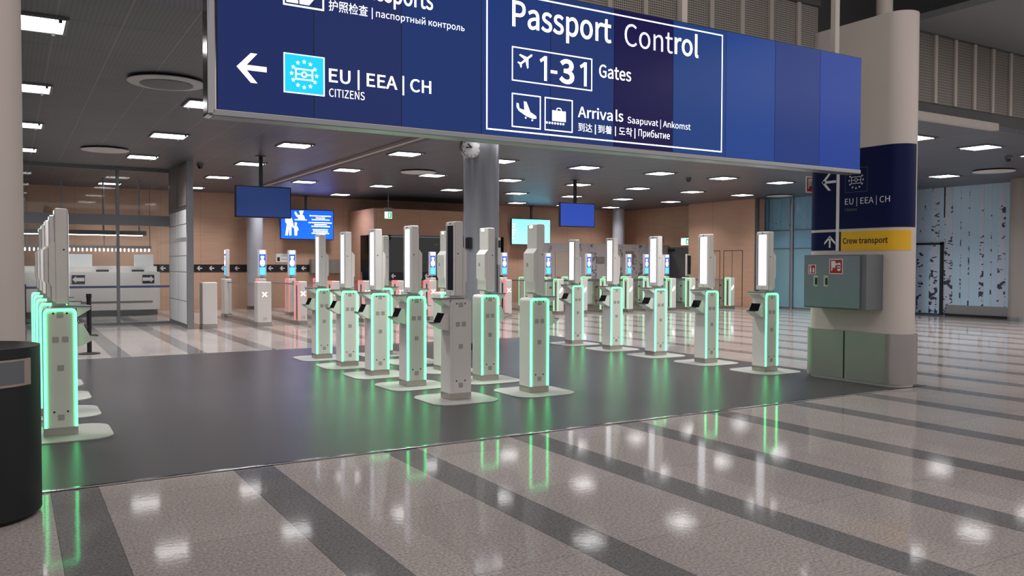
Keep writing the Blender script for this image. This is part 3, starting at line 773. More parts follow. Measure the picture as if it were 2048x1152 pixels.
dome(18.42, 9.95, 'small ceiling camera beside the right-hand edge lights')

# ------------------------------------------------------------------ hanging screens
def tv(name, x0, x1, y, z0, z1, m, label, px, zt=3.86):
    t = thing(name, label, 'screen', ((x0 + x1) / 2, y, z0))
    part('casing', box(B(), x0, x1, y, y + 0.07, z0, z1, 0.006), MT['black'], t)
    sc = part('screen', box(B(), x0 + 0.025, x1 - 0.025, y - 0.003, y, z0 + 0.025, z1 - 0.025), MT[m], t)
    part('pole', box(B(), px - 0.035, px + 0.035, y + 0.02, y + 0.09, z1 - 0.2, zt), MT['black'], t)
    part('ceiling_plate', box(B(), px - 0.09, px + 0.09, y - 0.03, y + 0.14, 3.845, 3.86), MT['black'], t)
    return t, sc
tv('hanging_screen', 4.15, 5.36, 18.45, 2.51, 3.20, 'tvnavy', 'hanging dark navy screen in front of the bright blue one', 4.71)
tv('hanging_screen', 12.91, 14.10, 18.95, 2.55, 3.22, 'tvroyal', 'hanging blank royal blue screen right of the grey round column', 13.45)
t, sc = tv('hanging_screen', 16.97, 18.82, 28.30, 2.30, 3.34, 'tvcyan', 'light cyan screen hanging right of the grey round column', 17.93)
bm = B()
for i, (w_, zz) in enumerate(((0.17, 3.11), (0.12, 3.01), (0.20, 2.88), (0.12, 2.78), (0.06, 2.68), (0.08, 2.55))): prism(bm, rrect(17.0 + w_ / 2, zz, w_ / 2, 0.02, 0.008, 3), XZ, 28.295, 28.297)
part('text_line', bm, MT['letter'], sc)
t, sc = tv('hanging_screen', 7.86, 9.73, 28.35, 2.35, 3.38, 'tvbright', 'bright blue screen with white pictures of an officer, adult and child', 8.76)
def P4(u, v, d): return (7.86 + u * 1.87, 28.346 - d, 2.35 + v * 1.03)
bm = B()
prism(bm, [(0.09, 0.13), (0.135, 0.13), (0.155, 0.40), (0.165, 0.13), (0.20, 0.13), (0.205, 0.45), (0.235, 0.38), (0.25, 0.40), (0.215, 0.68), (0.19, 0.74), (0.11, 0.74), (0.09, 0.66), (0.095, 0.55), (0.12, 0.52)], P4, 0, 0.002)
prism(bm, [(P[0], P[1]) for P in [(0.165 + 0.033 * math.cos(a), 0.79 + 0.055 * math.sin(a)) for a in [2 * PI * i / 16 for i in range(16)]]], P4, 0, 0.002)
prism(bm, [(0.115 + 0.025 * math.cos(2 * PI * i / 16), 0.73 + 0.06 * math.sin(2 * PI * i / 16)) for i in range(16)], P4, 0, 0.002)
prism(bm, [(0.26, 0.13), (0.305, 0.13), (0.315, 0.32), (0.335, 0.30), (0.33, 0.36), (0.30, 0.46), (0.265, 0.46), (0.235, 0.40), (0.255, 0.38)], P4, 0, 0.002)
prism(bm, [(0.283 + 0.024 * math.cos(2 * PI * i / 16), 0.52 + 0.048 * math.sin(2 * PI * i / 16)) for i in range(16)], P4, 0, 0.002)
part('family_pictogram', bm, MT['letter'], sc, 'white adult and child')
bm = B()
prism(bm, [(0.325, 0.67), (0.452, 0.67), (0.448, 0.74), (0.43, 0.80), (0.405, 0.83), (0.365, 0.83), (0.335, 0.79), (0.325, 0.765)], P4, 0, 0.002)
prism(bm, [(0.345, 0.80), (0.32, 0.735), (0.295, 0.76), (0.262, 0.86), (0.262, 0.91), (0.285, 0.925), (0.305, 0.86), (0.318, 0.83)], P4, 0.002, 0.003)
prism(bm, [(0.387 + 0.028 * math.cos(2 * PI * i / 16), 0.885 + 0.05 * math.sin(2 * PI * i / 16)) for i in range(16)], P4, 0, 0.002)
prism(bm, [(0.352, 0.90), (0.422, 0.90), (0.428, 0.965), (0.352, 0.955)], P4, 0, 0.0025)
prism(bm, rrect(0.375, 0.655, 0.115, 0.016, 0.01, 3), P4, 0, 0.002)
for v_ in (): pass
part('officer_pictogram', bm, MT['letter'], sc, 'white officer behind a counter')
bm = B()
for u0, u1, v in ((0.54, 0.95, 0.80), (0.66, 0.84, 0.735), (0.58, 0.92, 0.675), (0.52, 0.965, 0.575), (0.63, 0.87, 0.51), (0.575, 0.925, 0.45), (0.60, 0.89, 0.34), (0.61, 0.885, 0.28), (0.58, 0.91, 0.22)):
    u = u0
    rnd = random.Random(int(v * 1000))
    while u < u1:
        w_ = min(u1 - u, rnd.uniform(0.03, 0.09)); prism(bm, [(u, v - 0.017), (u + w_, v - 0.017), (u + w_, v + 0.017), (u, v + 0.017)], P4, 0, 0.002); u += w_ + 0.008
part('text_line', bm, MT['letter'], sc)

# exit signs
t = thing('exit_sign', 'green and white exit sign hanging from a rod over the wooden booth', 'exit sign', (10.6, 25.5, 3.02))
part('rod', cyl(B(), (10.6, 25.5, 3.3), (10.6, 25.5, 3.86), 0.012, n=10), MT['satin'], t)
part('housing', box(B(), 10.47, 10.73, 25.47, 25.53, 3.22, 3.36, 0.01), MT['greybox'], t)
pl = part('plate', box(B(), 10.48, 10.72, 25.48, 25.52, 3.0, 3.22), MT['exitwhite'], t)
bm = B(); prism(bm, [(10.58, 3.02), (10.705, 3.02), (10.705, 3.20), (10.58, 3.20)], XZ, 25.476, 25.48); part('door_pictogram', bm, MT['exitgreen'], pl, 'green door')
bm = B(); prism(bm, rrect(10.635, 3.11, 0.022, 0.06, 0.015, 4), XZ, 25.472, 25.476); part('figure_pictogram', bm, MT['exitwhite'], pl)
t = thing('exit_sign', 'lit exit sign on the wood wall above the dark doorway', 'exit sign', (23.08, 24.95, 2.30))
part('housing', box(B(), 23.05, 23.1, 24.70, 25.22, 2.29, 2.59, 0.008), MT['greybox'], t)
pl = part('plate', box(B(), 23.045, 23.05, 24.71, 25.21, 2.30, 2.58), MT['exitwhite'], t)
bm = B(); prism(bm, [(24.76, 2.33), (24.93, 2.33), (24.93, 2.55), (24.76, 2.55)], YZ, 23.042, 23.045); part('door_pictogram', bm, MT['exitgreen'], pl, 'green door')
bm = B(); prism(bm, rrect(24.84, 2.43, 0.03, 0.07, 0.02, 4), YZ, 23.04, 23.042); part('figure_pictogram', bm, MT['exitwhite'], pl)

# ------------------------------------------------------------------ back wall fittings
t = thing('direction_band', 'long black band of white left arrows on the back wood wall', 'sign', (6.0, 28.79, 1.36))
part('strip', box(B(), 3.6, 9.6, 28.785, 28.799, 1.235, 1.485), MT['signblack'], t)
for x in (4.2, 4.95, 5.32, 5.70, 6.08, 6.52, 6.92, 7.23, 7.64, 8.04, 8.45, 8.79, 9.2):
    bm = B(); arrow_left(bm, x - 0.085, x + 0.085, 1.36, 0.07, 0.035, XZ, 28.784); part('arrow', bm, MT['signwhite'], t)
t = thing('notice_board', 'small white notice on the wood wall between two gate displays', 'notice', (8.06, 28.79, 1.56))
nb = part('plate', box(B(), 7.83, 8.28, 28.785, 28.8, 1.57, 1.86), MT['signwhite'], t)
part('dark_picture', box(B(), 7.87, 7.96, 28.782, 28.785, 1.60, 1.74), MT['black'], nb)
bm = B()
for z_ in (1.80, 1.77, 1.68, 1.65): box(bm, 8.0, 8.22, 28.782, 28.785, z_, z_ + 0.012)
part('text_line', bm, MT['greybox'], nb)
t = thing('wall_cabinet', 'grey cabinet on the back wood wall behind the centre kiosks', 'cabinet', (9.75, 28.7, 1.19))
part('body', box(B(), 9.0, 10.35, 28.58, 28.8, 1.17, 1.68, 0.01), MT['greybox'], t)
part('door', box(B(), 9.02, 9.67, 28.565, 28.58, 1.19, 1.66, 0.004), MT['greybox'], t); part('door', box(B(), 9.69, 10.33, 28.565, 28.58, 1.19, 1.66, 0.004), MT['greybox'], t)

# wooden booth with smoky windows
t = thing('officer_booth', 'wooden control booth with dark corner windows behind the centre kiosks', 'booth', (13.0, 27.0, 0))
bm = B(); box(bm, 10.42, 15.6, 26.3, 28.75, 0, 0.95); part('lower_wall', bm, MT['wood_booth'], t)
bm = B(); box(bm, 10.42, 15.6, 26.3, 28.75, 2.5, 3.38); part('upper_wall', bm, MT['wood_booth'], t)
part('side_wall', box(B(), 15.45, 15.6, 26.3, 28.75, 0.95, 2.5), MT['wood_booth'], t); part('side_wall', box(B(), 10.42, 10.5, 27.6, 28.75, 0.95, 2.5), MT['wood_booth'], t)
part('window', box(B(), 10.44, 15.45, 26.33, 26.345, 1.24, 2.5), MT['darkglass'], t, 'long smoky window')
part('window', box(B(), 10.44, 10.455, 26.345, 27.6, 1.24, 2.5), MT['darkglass'], t, 'smoky side window')
bn = part('arrow_band', box(B(), 10.40, 15.45, 26.28, 26.3, 0.97, 1.24), MT['signblack'], t, 'black band under the window')
part('backing', box(B(), 10.5, 15.45, 28.4, 28.6, 0.95, 2.5), MT['boothback'], t)
part('interior_fill', box(B(), 11.5, 14.5, 27.3, 27.5, 2.47, 2.499), MT['booth_fill'], t, 'added glow strip inside')  # glow strip added to lighten the dark booth interior
for x in (11.1, 12.35, 13.0, 14.2):
    bm = B(); arrow_left(bm, x - 0.085, x + 0.085, 1.11, 0.07, 0.035, XZ, 26.279); part('arrow', bm, MT['signwhite'], bn)
# things glowing inside the booth
solo('indicator_lamp', prism(B(), rrect(13.02, 2.22, 0.10, 0.035, 0.03, 5), XZ, 26.9, 26.92), MT['exitgreen'], (13.02, 26.9, 2.2), 'small green lamp glowing inside the booth window', 'lamp')
t = thing('office_chair', 'dark chair with a green glow put on its frame inside the booth window', 'chair', (12.6, 27.2, 1.1))
bm = B(); stroke(bm, [(12.42, 1.1), (12.45, 1.55), (12.50, 1.62), (12.75, 1.55), (12.75, 1.1)], 0.035, XZ, 27.0, 27.03); part('frame', bm, MT['exitgreen'], t, 'frame with added green glow')  # emission puts a green lit look on the chair frame
part('backrest', box(B(), 12.5, 12.72, 27.03, 27.08, 1.15, 1.52, 0.02), MT['black'], t)
part('stand', box(B(), 12.57, 12.63, 27.05, 27.1, 0.95, 1.2), MT['black'], t)

# birch print partition with its door
t = thing('printed_partition', 'low grey partition printed with birch trunks behind the green gates', 'partition', (20, 26.0, 0))
part('panel', box(B(), 16.9, 23.05, 26.0, 26.1, 0, 2.32), MT['partition'], t)
bm = B()
for x, w_ in ((17.25, 0.12), (18.6, 0.16), (19.25, 0.22), (20.0, 0.14), (20.55, 0.2), (21.3, 0.14), (21.75, 0.26), (22.5, 0.18)): prism(bm, [(x - w_, 0), (x + w_, 0), (x + w_ * 0.8, 2.3), (x - w_ * 0.85, 2.3)], XZ, 25.995, 26.0)
part('trunk_print', bm, MT['barkgrey'], t, 'grey birch trunks')
dl = part('door_leaf', box(B(), 17.5, 18.3, 25.97, 25.995, 0.02, 2.0), MT['beige'], t, 'beige door leaf')
part('handle', box(B(), 17.58, 17.70, 25.93, 25.97, 1.03, 1.06), MT['steel'], dl)
for x, z0_, z1_ in ((19.6, 1.58, 1.82), (21.05, 1.60, 2.05)):
    part('wall_panel', box(B(), x - 0.2, x + 0.2, 25.96, 25.995, z0_, z1_), MT['greybox'], t, 'grey square plate')

# doorways in the wood walls
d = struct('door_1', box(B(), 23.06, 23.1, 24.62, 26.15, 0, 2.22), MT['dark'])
struct('door_frame', box(B(), 23.04, 23.11, 26.15, 26.2, 0, 2.27), MT['mullion'], d)
struct('closer', box(B(), 23.0, 23.06, 25.6, 25.9, 2.08, 2.15), MT['black'], d)
bm = B(); 
for q in ([(23.6, 2.04), (22.62, 2.04), (22.62, 0.02)], [(22.42, 0.02), (22.42, 2.04), (21.5, 2.04), (21.5, 0.02)], [(22.0, 2.04), (22.0, 0.02)]): stroke(bm, q, 0.022, YZ, 22.594, 22.6)
d = struct('door_2', box(B(), 22.595, 22.6, 21.52, 22.40, 0.02, 2.03), MT['wood_near'])
struct('door_gap', bm, MT['signblack'], d)
t = thing('gate_camera', 'small black camera on the wood wall above the birch partition', 'camera', (23.05, 26.4, 2.5))
part('arm', box(B(), 23.0, 23.1, 26.38, 26.42, 2.42, 2.6), MT['black'], t); part('camera_body', box(B(), 22.88, 23.02, 26.35, 26.45, 2.58, 2.66, 0.01), MT['black'], t)

# ------------------------------------------------------------------ teal glass wall and birch mural on the right
t = struct('window_1', box(B(), 23.3, 23.32, 15.6, 21.4, 0.02, 2.08), MT['teal2'])
struct('upper_pane', box(B(), 23.3, 23.32, 15.6, 21.4, 2.10, 2.72), MT['teal'], t)
struct('top_pane', box(B(), 23.3, 23.32, 15.6, 21.4, 2.74, 3.86), MT['teal'], t)
bm = B()
for y, w_ in ((20.55, 0.17), (20.05, 0.07), (19.4, 0.10), (18.4, 0.15), (17.5, 0.1)): prism(bm, [(y - w_, 2.74), (y + w_, 2.74), (y + w_, 3.83), (y - w_, 3.83)], YZ, 23.295, 23.3)
struct('trunk_print', bm, MT['tealbark'], t)
bm = B()
for z in (2.09, 2.73): box(bm, 23.28, 23.3, 15.6, 21.4, z - 0.015, z + 0.015)
box(bm, 23.28, 23.3, 20.90, 20.93, 2.74, 3.84); box(bm, 23.28, 23.3, 15.6, 20.95, 0, 0.05)
struct('rail', bm, MT['mullion'], t)
struct('post', cyl(B(), (23.25, 19.86, 0), (23.25, 19.86, 3.86), 0.06, n=20), MT['satin'], t)
struct('partition_back', box(B(), 23.33, 23.4, 15.6, 21.4, 0, 3.86), MT['mural'], t)

t = thing('birch_mural', 'pale blue wall mural of birch trunks beside the right-hand grey column', 'mural', (24.1, 14.5, 0))
part('ground', box(B(), 24.1, 24.25, 12.9, 16.6, 0.1, 3.86), MT['mural'], t)
bm = B()
for y, w0, w1 in ((15.95, 0.16, 0.12), (15.55, 0.14, 0.13), (15.14, 0.20, 0.17), (14.72, 0.20, 0.17), (14.1, 0.03, 0.02), (13.72, 0.1, 0.07), (13.15, 0.17, 0.13), (13.45, 0.03, 0.02), (14.35, 0.03, 0.01)):
    w0 *= 0.72; w1 *= 0.66; prism(bm, [(y - w0, 0.12), (y + w0, 0.12), (y + w1, 3.85), (y - w1, 3.85)], YZ, 24.095, 24.1)
part('trunk_print', bm, MT['bark'], t, 'dark-marked birch trunks')
part('plinth', box(B(), 24.0, 24.1, 12.9, 14.7, 0.08, 0.34), MT['satin'], t, 'grey metal plinth')
part('kick_base', box(B(), 24.02, 24.1, 12.9, 14.75, 0.0, 0.08), MT['black'], t)
dl = part('door_leaf', box(B(), 24.06, 24.09, 14.95, 16.4, 0.06, 2.14), MT['mural'], t, 'mural-printed door leaf')
bm = B()
for y, w_ in ((15.16, 0.2), (15.6, 0.16), (16.0, 0.15)): w_ *= 0.7; prism(bm, [(y - w_, 0.07), (y + w_, 0.07), (y + w_ * .9, 2.13), (y - w_ * .9, 2.13)], YZ, 24.055, 24.06)
part('trunk_print', bm, MT['bark'], dl)
bm = B(); box(bm, 24.04, 24.09, 14.86, 14.95, 0.02, 2.22); box(bm, 24.04, 24.09, 14.86, 16.5, 2.14, 2.20); part('door_frame', bm, MT['rubber'], dl, 'black door frame')
part('cable', box(B(), 24.08, 24.1, 14.84, 14.87, 2.95, 3.86), MT['rubber'], t)

# ------------------------------------------------------------------ passport gates
def gate(x, y, w, dep, lights, sym, label, display=None, number=None, yr=24.2, rear=True, dx=0.0):
    t = thing('passport_gate', label, 'gate', (x, y, 0), 'passport gates')
    y0 = y
    part('plinth', box(B(), x - w / 2 - 0.006, x + w / 2 + 0.006, y0 - 0.006, y0 + dep + 0.01, 0.0, 0.09), MT['steel'], t, 'steel plinth')
    fp = part('front_pillar', box(B(), x - w / 2, x + w / 2, y0, y0 + dep, 0.09, 1.075, 0.02, 3), MT['white'], t)
    def outline(xa, ya, yb, m):
        rr = 0.03; i_ = 0.012
        path = [(ya + i_, 0.10), (ya + i_, 1.075 - i_ - rr), (ya + i_ + rr * 0.3, 1.075 - i_ - rr * 0.3), (ya + i_ + rr, 1.075 - i_), (yb - i_ - rr, 1.075 - i_), (yb - i_ - rr * 0.3, 1.075 - i_ - rr * 0.3), (yb - i_, 1.075 - i_ - rr), (yb - i_, 0.10)]
        return stroke(B(), path, 0.038, YZ, xa - 0.006, xa)
    if lights:
        part('light_strip', outline(x - w / 2, y0, y0 + dep, lights), MT[lights], fp, 'red light outline' if lights == 'redlight' else 'green light outline')
        bm = B(); prism(bm, [(y0 + dep * 0.42, 0.12), (y0 + dep * 0.60, 0.12), (y0 + dep * 0.60, 0.98), (y0 + dep * 0.42, 0.98)], YZ, x - w / 2 - 0.003, x - w / 2); part('door_slot', bm, MT['black'], fp)
    if sym == 'cross':
        bm = B(); c = 0.055
        stroke(bm, [(x - c, 0.77 - c), (x + c, 0.77 + c)], 0.026, XZ, y0 - 0.003, y0); stroke(bm, [(x - c, 0.77 + c), (x + c, 0.77 - c)], 0.026, XZ, y0 - 0.004, y0)
        part('cross_symbol', bm, MT['crosslight'], fp, 'glowing red-white cross')
    elif sym == 'arrow':
        bm = B(); prism(bm, [(x - 0.06, 0.64), (x - 0.05, 0.74), (x + 0.05, 0.82), (x + 0.05, 0.74), (x + 0.0, 0.67)], XZ, y0 - 0.003, y0); part('arrow_symbol', bm, MT['glowwhite'], fp, 'glowing white arrow')
    if number:
        bm = B(); text(bm, number, x - 0.045, x + 0.045, 0.15, 0.22, XZ, y0 - 0.002); part('lettering', bm, MT['greybox'], fp)
    if not rear: return t
    part('base_rail', box(B(), x - 0.06, x + 0.06, y0 + dep, yr, 0.0, 0.08), MT['steel'], t)
    part('side_glass', box(B(), x - 0.006, x + 0.006, y0 + dep, yr, 0.08, 0.98), MT['gateglass'], t, 'clear glass side panel')
    part('glass_rail', box(B(), x - 0.015, x + 0.015, y0 + dep, yr, 0.98, 1.01), MT['satin'], t)
    for q, yy in ((1, y0 + dep + 0.35),):
        wing = part('glass_wing', box(B(), x + 0.012, x + 0.40, yy, yy + 0.012, 0.18, 0.98), MT['gateglass'], t, 'glass door wing')
        bm = B(); 
        for zz in (0.35, 0.8): box(bm, x + 0.006, x + 0.06, yy - 0.012, yy + 0.024, zz - 0.03, zz + 0.03)
        part('hinge', bm, MT['black'], wing)
    part('rear_plinth', box(B(), x - 0.106, x + 0.106, yr - 0.006, yr + 0.40, 0.0, 0.09), MT['steel'], t)
    rp = part('rear_pillar', box(B(), x - 0.10, x + 0.10, yr, yr + 0.39, 0.09, 1.085, 0.02, 3), MT['white'], t)
    if lights:
        o = part('light_strip', outline(x - 0.10, yr, yr + 0.39, lights), MT[lights], rp)
    if display:
        hx = x + dx
        part('neck', box(B(), x - 0.03, x + 0.03, yr + 0.10, yr + 0.16, 1.085, 1.20), MT['satin'], t)
        if display == 'side':
            hd = part('display_head', box(B(), hx - 0.05, hx + 0.05, yr, yr + 0.22, 1.15, 1.91, 0.012, 2), MT['white'], t)
            FN = lambda u, v, d: (hx - 0.05 - d, yr + 0.11 - u, v)
        else:
            hd = part('display_head', box(B(), hx - 0.115, hx + 0.115, yr + 0.03, yr + 0.13, 1.15, 1.91, 0.012, 2), MT['white'] if display != 'blank' else MT['white'], t)
            FN = lambda u, v, d: (hx + u, yr + 0.03 - d, v)
        if display == 'blank':
            bm = B(); prism(bm, rrect(0, 1.53, 0.07, 0.34, 0.01, 3), FN, 0, 0.003); part('screen', bm, MT['screenoff'], hd, 'unlit screen'); return t
        bm = B(); prism(bm, rrect(0, 1.535, 0.088, 0.36, 0.015, 3), FN, 0, 0.003); sc = part('screen', bm, MT['scrblue'], hd, 'lit blue instruction screen')
        bm = B(); prism(bm, rrect(0, 1.84, 0.078, 0.05, 0.02, 4), FN, 0.003, 0.005); prism(bm, [(-0.045, 1.665), (0.03, 1.65), (0.05, 1.70), (0.045, 1.735), (-0.045, 1.735)], FN, 0.003, 0.005)
        prism(bm, [(0.07 * math.cos(2 * PI * i / 20), 1.54 + 0.105 * math.sin(2 * PI * i / 20)) for i in range(20)], FN, 0.003, 0.005)
        part('pictogram', bm, MT['glowwhite'] if lights != 'gategreen' else MT['figpale'], sc, 'white figure')
        bm = B(); prism(bm, rrect(0, 1.30, 0.08, 0.11, 0.01, 3), FN, 0.003, 0.005); part('colour_block', bm, MT['scrcyan'], sc, 'light cyan block')
    return t
MT['crosslight'] = mat('red_white_cross_light', lin(255, 220, 210), 0.3, emit=(1.0, 0.55, 0.48, 1), es=2.0)
MT['figpale'] = mat('pale_figure_light', lin(220, 230, 250), 0.3, emit=(0.80, 0.87, 1.0, 1), es=1.1)
gate(3.96, 20.2, 0.33, 0.36, None, None, 'plain white end gate pillar beside the frosted glass partition', rear=False)
gate(5.23, 20.25, 0.33, 0.36, None, 'cross', 'gate pillar marked 20 with a red-white cross', 'side', '20')
gate(6.20, 20.35, 0.20, 0.40, 'redlight', 'cross', 'red-lit gate pillar marked 19', 'front', '19')
gate(7.06, 20.4, 0.20, 0.40, 'redlight', 'cross', 'red-lit gate with a display, second of the red gates from gate 19', 'front')
gate(7.90, 20.4, 0.20, 0.40, 'redlight', 'cross', 'red-lit gate behind the third kiosk of the left centre row')
gate(8.85, 20.4, 0.20, 0.40, 'redlight', 'cross', 'red-lit gate partly hidden behind the fourth kiosk of the left centre row')
gate(9.78, 20.4, 0.20, 0.40, 'redlight', 'cross', 'red-lit gate just left of the unlit kiosk')
gate(11.6, 20.5, 0.20, 0.25, None, None, 'dark gate with a lit display left of the grey column', 'front')
gate(12.22, 20.5, 0.20, 0.40, 'redlight', 'cross', 'red-lit gate right of the grey column, the last red one')
G = 'gategreen'
gate(14.26, 20.85, 0.21, 0.26, G, 'arrow', 'green-lit gate nearest the last red gate, with its display', 'front')
gate(15.15, 20.85, 0.21, 0.26, G, 'arrow', 'green-lit gate behind the farthest kiosk of the right row')
gate(16.03, 20.85, 0.21, 0.26, G, 'arrow', 'green-lit gate with display behind the fourth kiosk of the right row', 'front')
gate(16.95, 20.85, 0.21, 0.26, G, 'arrow', 'green-lit gate in the gap right of the fourth kiosk of the right row')
gate(17.78, 20.85, 0.21, 0.26, G, 'arrow', 'green-lit gate hidden behind the middle kiosk of the right row, with display', 'front')
gate(18.76, 20.85, 0.21, 0.26, G, 'arrow', 'green-lit gate in the gap right of the middle kiosk of the right row')
gate(19.62, 20.85, 0.21, 0.26, G, 'arrow', 'green-lit gate with display beside the dark doorway', 'front', dx=0.0)
gate(20.45, 20.85, 0.21, 0.26, G, 'arrow', 'green-lit gate half behind the second kiosk of the right row', 'front')
gate(21.45, 20.85, 0.21, 0.26, G, 'arrow', 'rightmost green-lit gate against the wood wall', 'front')
t = thing('gate_reader', 'unlit white-framed screen beside the dark doorway', 'screen', (21.9, 23.6, 0))
part('pedestal', box(B(), 21.8, 22.0, 23.55, 23.8, 0, 1.05, 0.01), MT['white'], t)
part('frame', box(B(), 21.78, 22.04, 23.52, 23.58, 1.10, 1.92, 0.01), MT['white'], t)
part('neck', box(B(), 21.87, 21.93, 23.55, 23.6, 1.04, 1.15), MT['satin'], t)
part('screen', box(B(), 21.83, 21.99, 23.512, 23.52, 1.16, 1.86), MT['screenoff'], t, 'unlit screen')

# ------------------------------------------------------------------ glass wall, frosted partition, desk on the left
g = struct('window_2', box(B(), -6, 3.45, 22.49, 22.502, 0.06, 3.8), MT['glass'])
bm = B(); box(bm, -6, 3.45, 22.46, 22.53, 0, 0.06); box(bm, -6, 3.45, 22.46, 22.53, 3.78, 3.86); struct('floor_rail', bm, MT['mullion'], g)
bm = B(); box(bm, -6, 3.45, 22.46, 22.53, 2.44, 2.70); struct('transom', bm, MT['mullion'], g)
for x in (-3.0, -0.4, 2.26): struct('post', box(B(), x - 0.035, x + 0.035, 22.45, 22.54, 0.06, 3.86), MT['mullion'], g)
p = struct('wall_partition', box(B(), 3.50, 3.56, 20.25, 22.95, 0, 3.86), MT['mullion'])
bm = B()
for y0_, y1_ in ((20.42, 21.55), (21.67, 22.82)):
    for z0_, z1_ in ((0.10, 0.62), (0.64, 1.30), (1.32, 1.68), (1.70, 2.02), (2.12, 2.42), (2.44, 2.76)): box(bm, 3.485, 3.5, y0_, y1_, z0_, z1_, 0.003)
struct('frosted_pane', bm, MT['frosted'], p)
bm = B()
for y0_, y1_ in ((20.42, 21.55), (21.67, 22.82)): box(bm, 3.488, 3.5, y0_, y1_, 2.86, 3.80)
struct('upper_pane', bm, MT['greybox'], p)
struct('end_post', box(B(), 3.46, 3.60, 20.15, 20.25, 0, 3.86), MT['satin'], p)

t = thing('service_desk', 'long white service desk with arrow signs behind the glass wall', 'desk', (2.4, 26.6, 0))
part('base', box(B(), 0.2, 3.7, 26.45, 27.3, 0.0, 0.17), MT['cabside'], t)
part('counter_front', box(B(), 0.15, 3.75, 26.3, 27.35, 0.17, 1.27, 0.01), MT['white'], t)
part('shadow_gap', box(B(), 1.6, 3.55, 26.295, 26.3, 0.37, 0.43), MT['greybox'], t)
part('upper_ledge', box(B(), 0.2, 3.7, 26.5, 26.75, 1.27, 1.43, 0.008), MT['white'], t)
for x in (2.25, 3.18): part('keyboard', box(B(), x - 0.16, x + 0.16, 26.42, 26.5, 1.27, 1.33), MT['black'], t)
for a0, a1, q in ((1.46, 1.79, 1), (3.28, 3.60, -1)):
    sp_ = part('arrow_sign', box(B(), a0, a1, 26.29, 26.3, 0.93, 1.18), MT['signblack'], t, 'black plate with white arrow')
    c = (a0 + a1) / 2; k = q
    bm = B(); prism(bm, [(c - k * 0.15, 1.055), (c - k * 0.055, 1.15), (c - k * 0.055, 1.105), (c + k * 0.15, 1.105), (c + k * 0.15, 1.005), (c - k * 0.055, 1.005), (c - k * 0.055, 0.96)], XZ, 26.287, 26.29)
    part('arrow', bm, MT['signwhite'], sp_)
for x0_, x1_, lab in ((1.25, 2.0, 'pale screen board standing on the desk near its left arrow'), (3.1, 3.62, 'pale screen board standing on the desk near its right end')):
    solo('screen_board', box(B(), x0_, x1_, 26.60, 26.64, 1.43, 1.77, 0.005), MT['frosted'], ((x0_ + x1_) / 2, 26.62, 1.43), lab, 'board')
t = thing('desk_canopy', 'slim grey canopy with a row of reflection dashes over the white desk', 'canopy', (2.0, 27.0, 1.95))
part('beam', box(B(), 0.2, 3.62, 26.95, 27.05, 1.95, 2.03), MT['mullion'], t)

for x in (0.4, 2.35, 3.58): part('rod', box(B(), x - 0.01, x + 0.01, 26.99, 27.01, 2.03, 3.86), MT['mullion'], t)
t = thing('hanging_bar', 'long grey bar hung on rods in front of the white desk, with added glow', 'lamp', (1.6, 25.6, 2.28))
part('bar', box(B(), -0.8, 3.3, 25.52, 25.68, 2.30, 2.42), MT['mullion'], t)
part('diffuser', box(B(), -0.7, 3.2, 25.54, 25.66, 2.285, 2.30), MT['desk_fill'], t, 'added glow strip brightening the desk')  # glow added under the grey bar to brighten the desk front
for x in (1.21, 2.21, 3.12): part('rod', box(B(), x - 0.02, x + 0.02, 25.58, 25.62, 2.42, 3.86), MT['satin'], t)
proto = None
for i in range(30):
    x = 0.35 + 3.2 * i / 29
    if proto is None:
        proto = solo('reflection_dash', prism(B(), rrect(0, 0, 0.016, 0.045, 0.014, 4), XZ, -0.016, 0.016), MT['dash_glow'], (0, 0, 0), 'small glowing dash standing in for a light reflection over the white desk', 'lamp', 'reflection dashes over the white desk')  # glowing dash in place of lights reflected in the glass wall
        proto.location = (x, 26.97, 1.905)
    else:
        c = proto.copy(); COL.objects.link(c); c.location = (x, 26.97, 1.905)

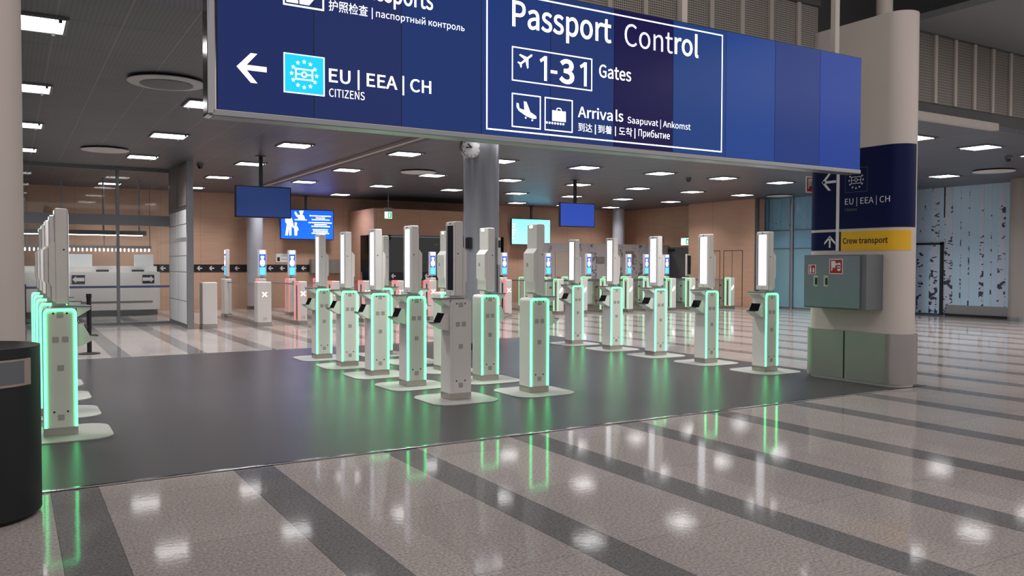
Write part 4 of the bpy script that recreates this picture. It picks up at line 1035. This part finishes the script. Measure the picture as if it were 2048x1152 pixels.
t = thing('belt_barrier', 'blue belt stretched in front of the white desk behind the glass', 'barrier', (0.3, 24.3, 0))
part('belt', box(B(), 0.3, 3.9, 24.29, 24.30, 0.86, 0.92), MT['belt'], t)
for x in (0.3, 3.9):
    part('post', cyl(B(), (x, 24.3, 0.02), (x, 24.3, 0.98), 0.03, n=16), MT['rubber'], t); part('base', cyl(B(), (x, 24.3, 0), (x, 24.3, 0.02), 0.15, n=24), MT['rubber'], t)
t = thing('stanchion', 'short black barrier post standing on the granite left of the mat', 'barrier post', (1.11, 15.5, 0))
part('base', lathe(B(), 1.11, 15.5, [(0, 0), (0.165, 0), (0.165, 0.012), (0.05, 0.03), (0, 0.03)], 32), MT['rubber'], t)
part('post', cyl(B(), (1.11, 15.5, 0.03), (1.11, 15.5, 0.93), 0.036, n=20), MT['rubber'], t)
part('belt_head', cyl(B(), (1.11, 15.5, 0.93), (1.11, 15.5, 1.0), 0.042, n=20), MT['black'], t)

# ------------------------------------------------------------------ litter bin
MT['lining'] = mat('lit_steel_lining', lin(176, 156, 146), 0.35, 0.3)  # satin tone puts the look of lit steel into the colour
BX, BY, BR = -0.215, 5.83, 0.365
t = thing('litter_bin', 'black round litter bin with a steel-framed opening in the near left corner', 'bin', (BX, BY, 0))
part('drum', lathe(B(), BX, BY, [(0, 0), (BR - 0.03, 0), (BR - 0.015, 0.02), (BR, 0.03), (BR, 0.97), (0, 0.97)], 72), MT['bin'], t)
part('lid', lathe(B(), BX, BY, [(0, 0.985), (BR - 0.12, 0.985), (BR - 0.04, 1.0), (BR, 1.012), (BR, 0.97), (0, 0.965)], 72), MT['binlid'] if 'binlid' in MT else MT['bin'], t, 'dished rim')
A0 = math.atan2(-0.86, 0.28)
def arc(a, z, d): return (BX + (BR + d) * math.cos(a), BY + (BR + d) * math.sin(a), z)
def arc_panel(a0, a1, z0, z1, d0, d1, n=10):
    bm = B(); prev = None
    for i in range(n + 1):
        a = a0 + (a1 - a0) * i / n; q = [bm.verts.new(arc(a, z, d)) for z, d in ((z0, d1), (z1, d1), (z1, d0), (z0, d0))]
        if prev:
            for j in range(4): bm.faces.new((prev[j], q[j], q[(j + 1) % 4], prev[(j + 1) % 4]))
        else: bm.faces.new(q)
        prev = q
    bm.faces.new(prev[::-1]); return bm
AE = math.radians(-33)
op = part('opening', arc_panel(AE - 0.95, AE, 0.795, 0.95, 0.0, 0.004), MT['lining'], t, 'steel-lined opening')
part('flap', arc_panel(AE - 0.85, AE - 0.16, 0.81, 0.94, 0.004, 0.008), MT['cabside'], op, 'dark grey flap')
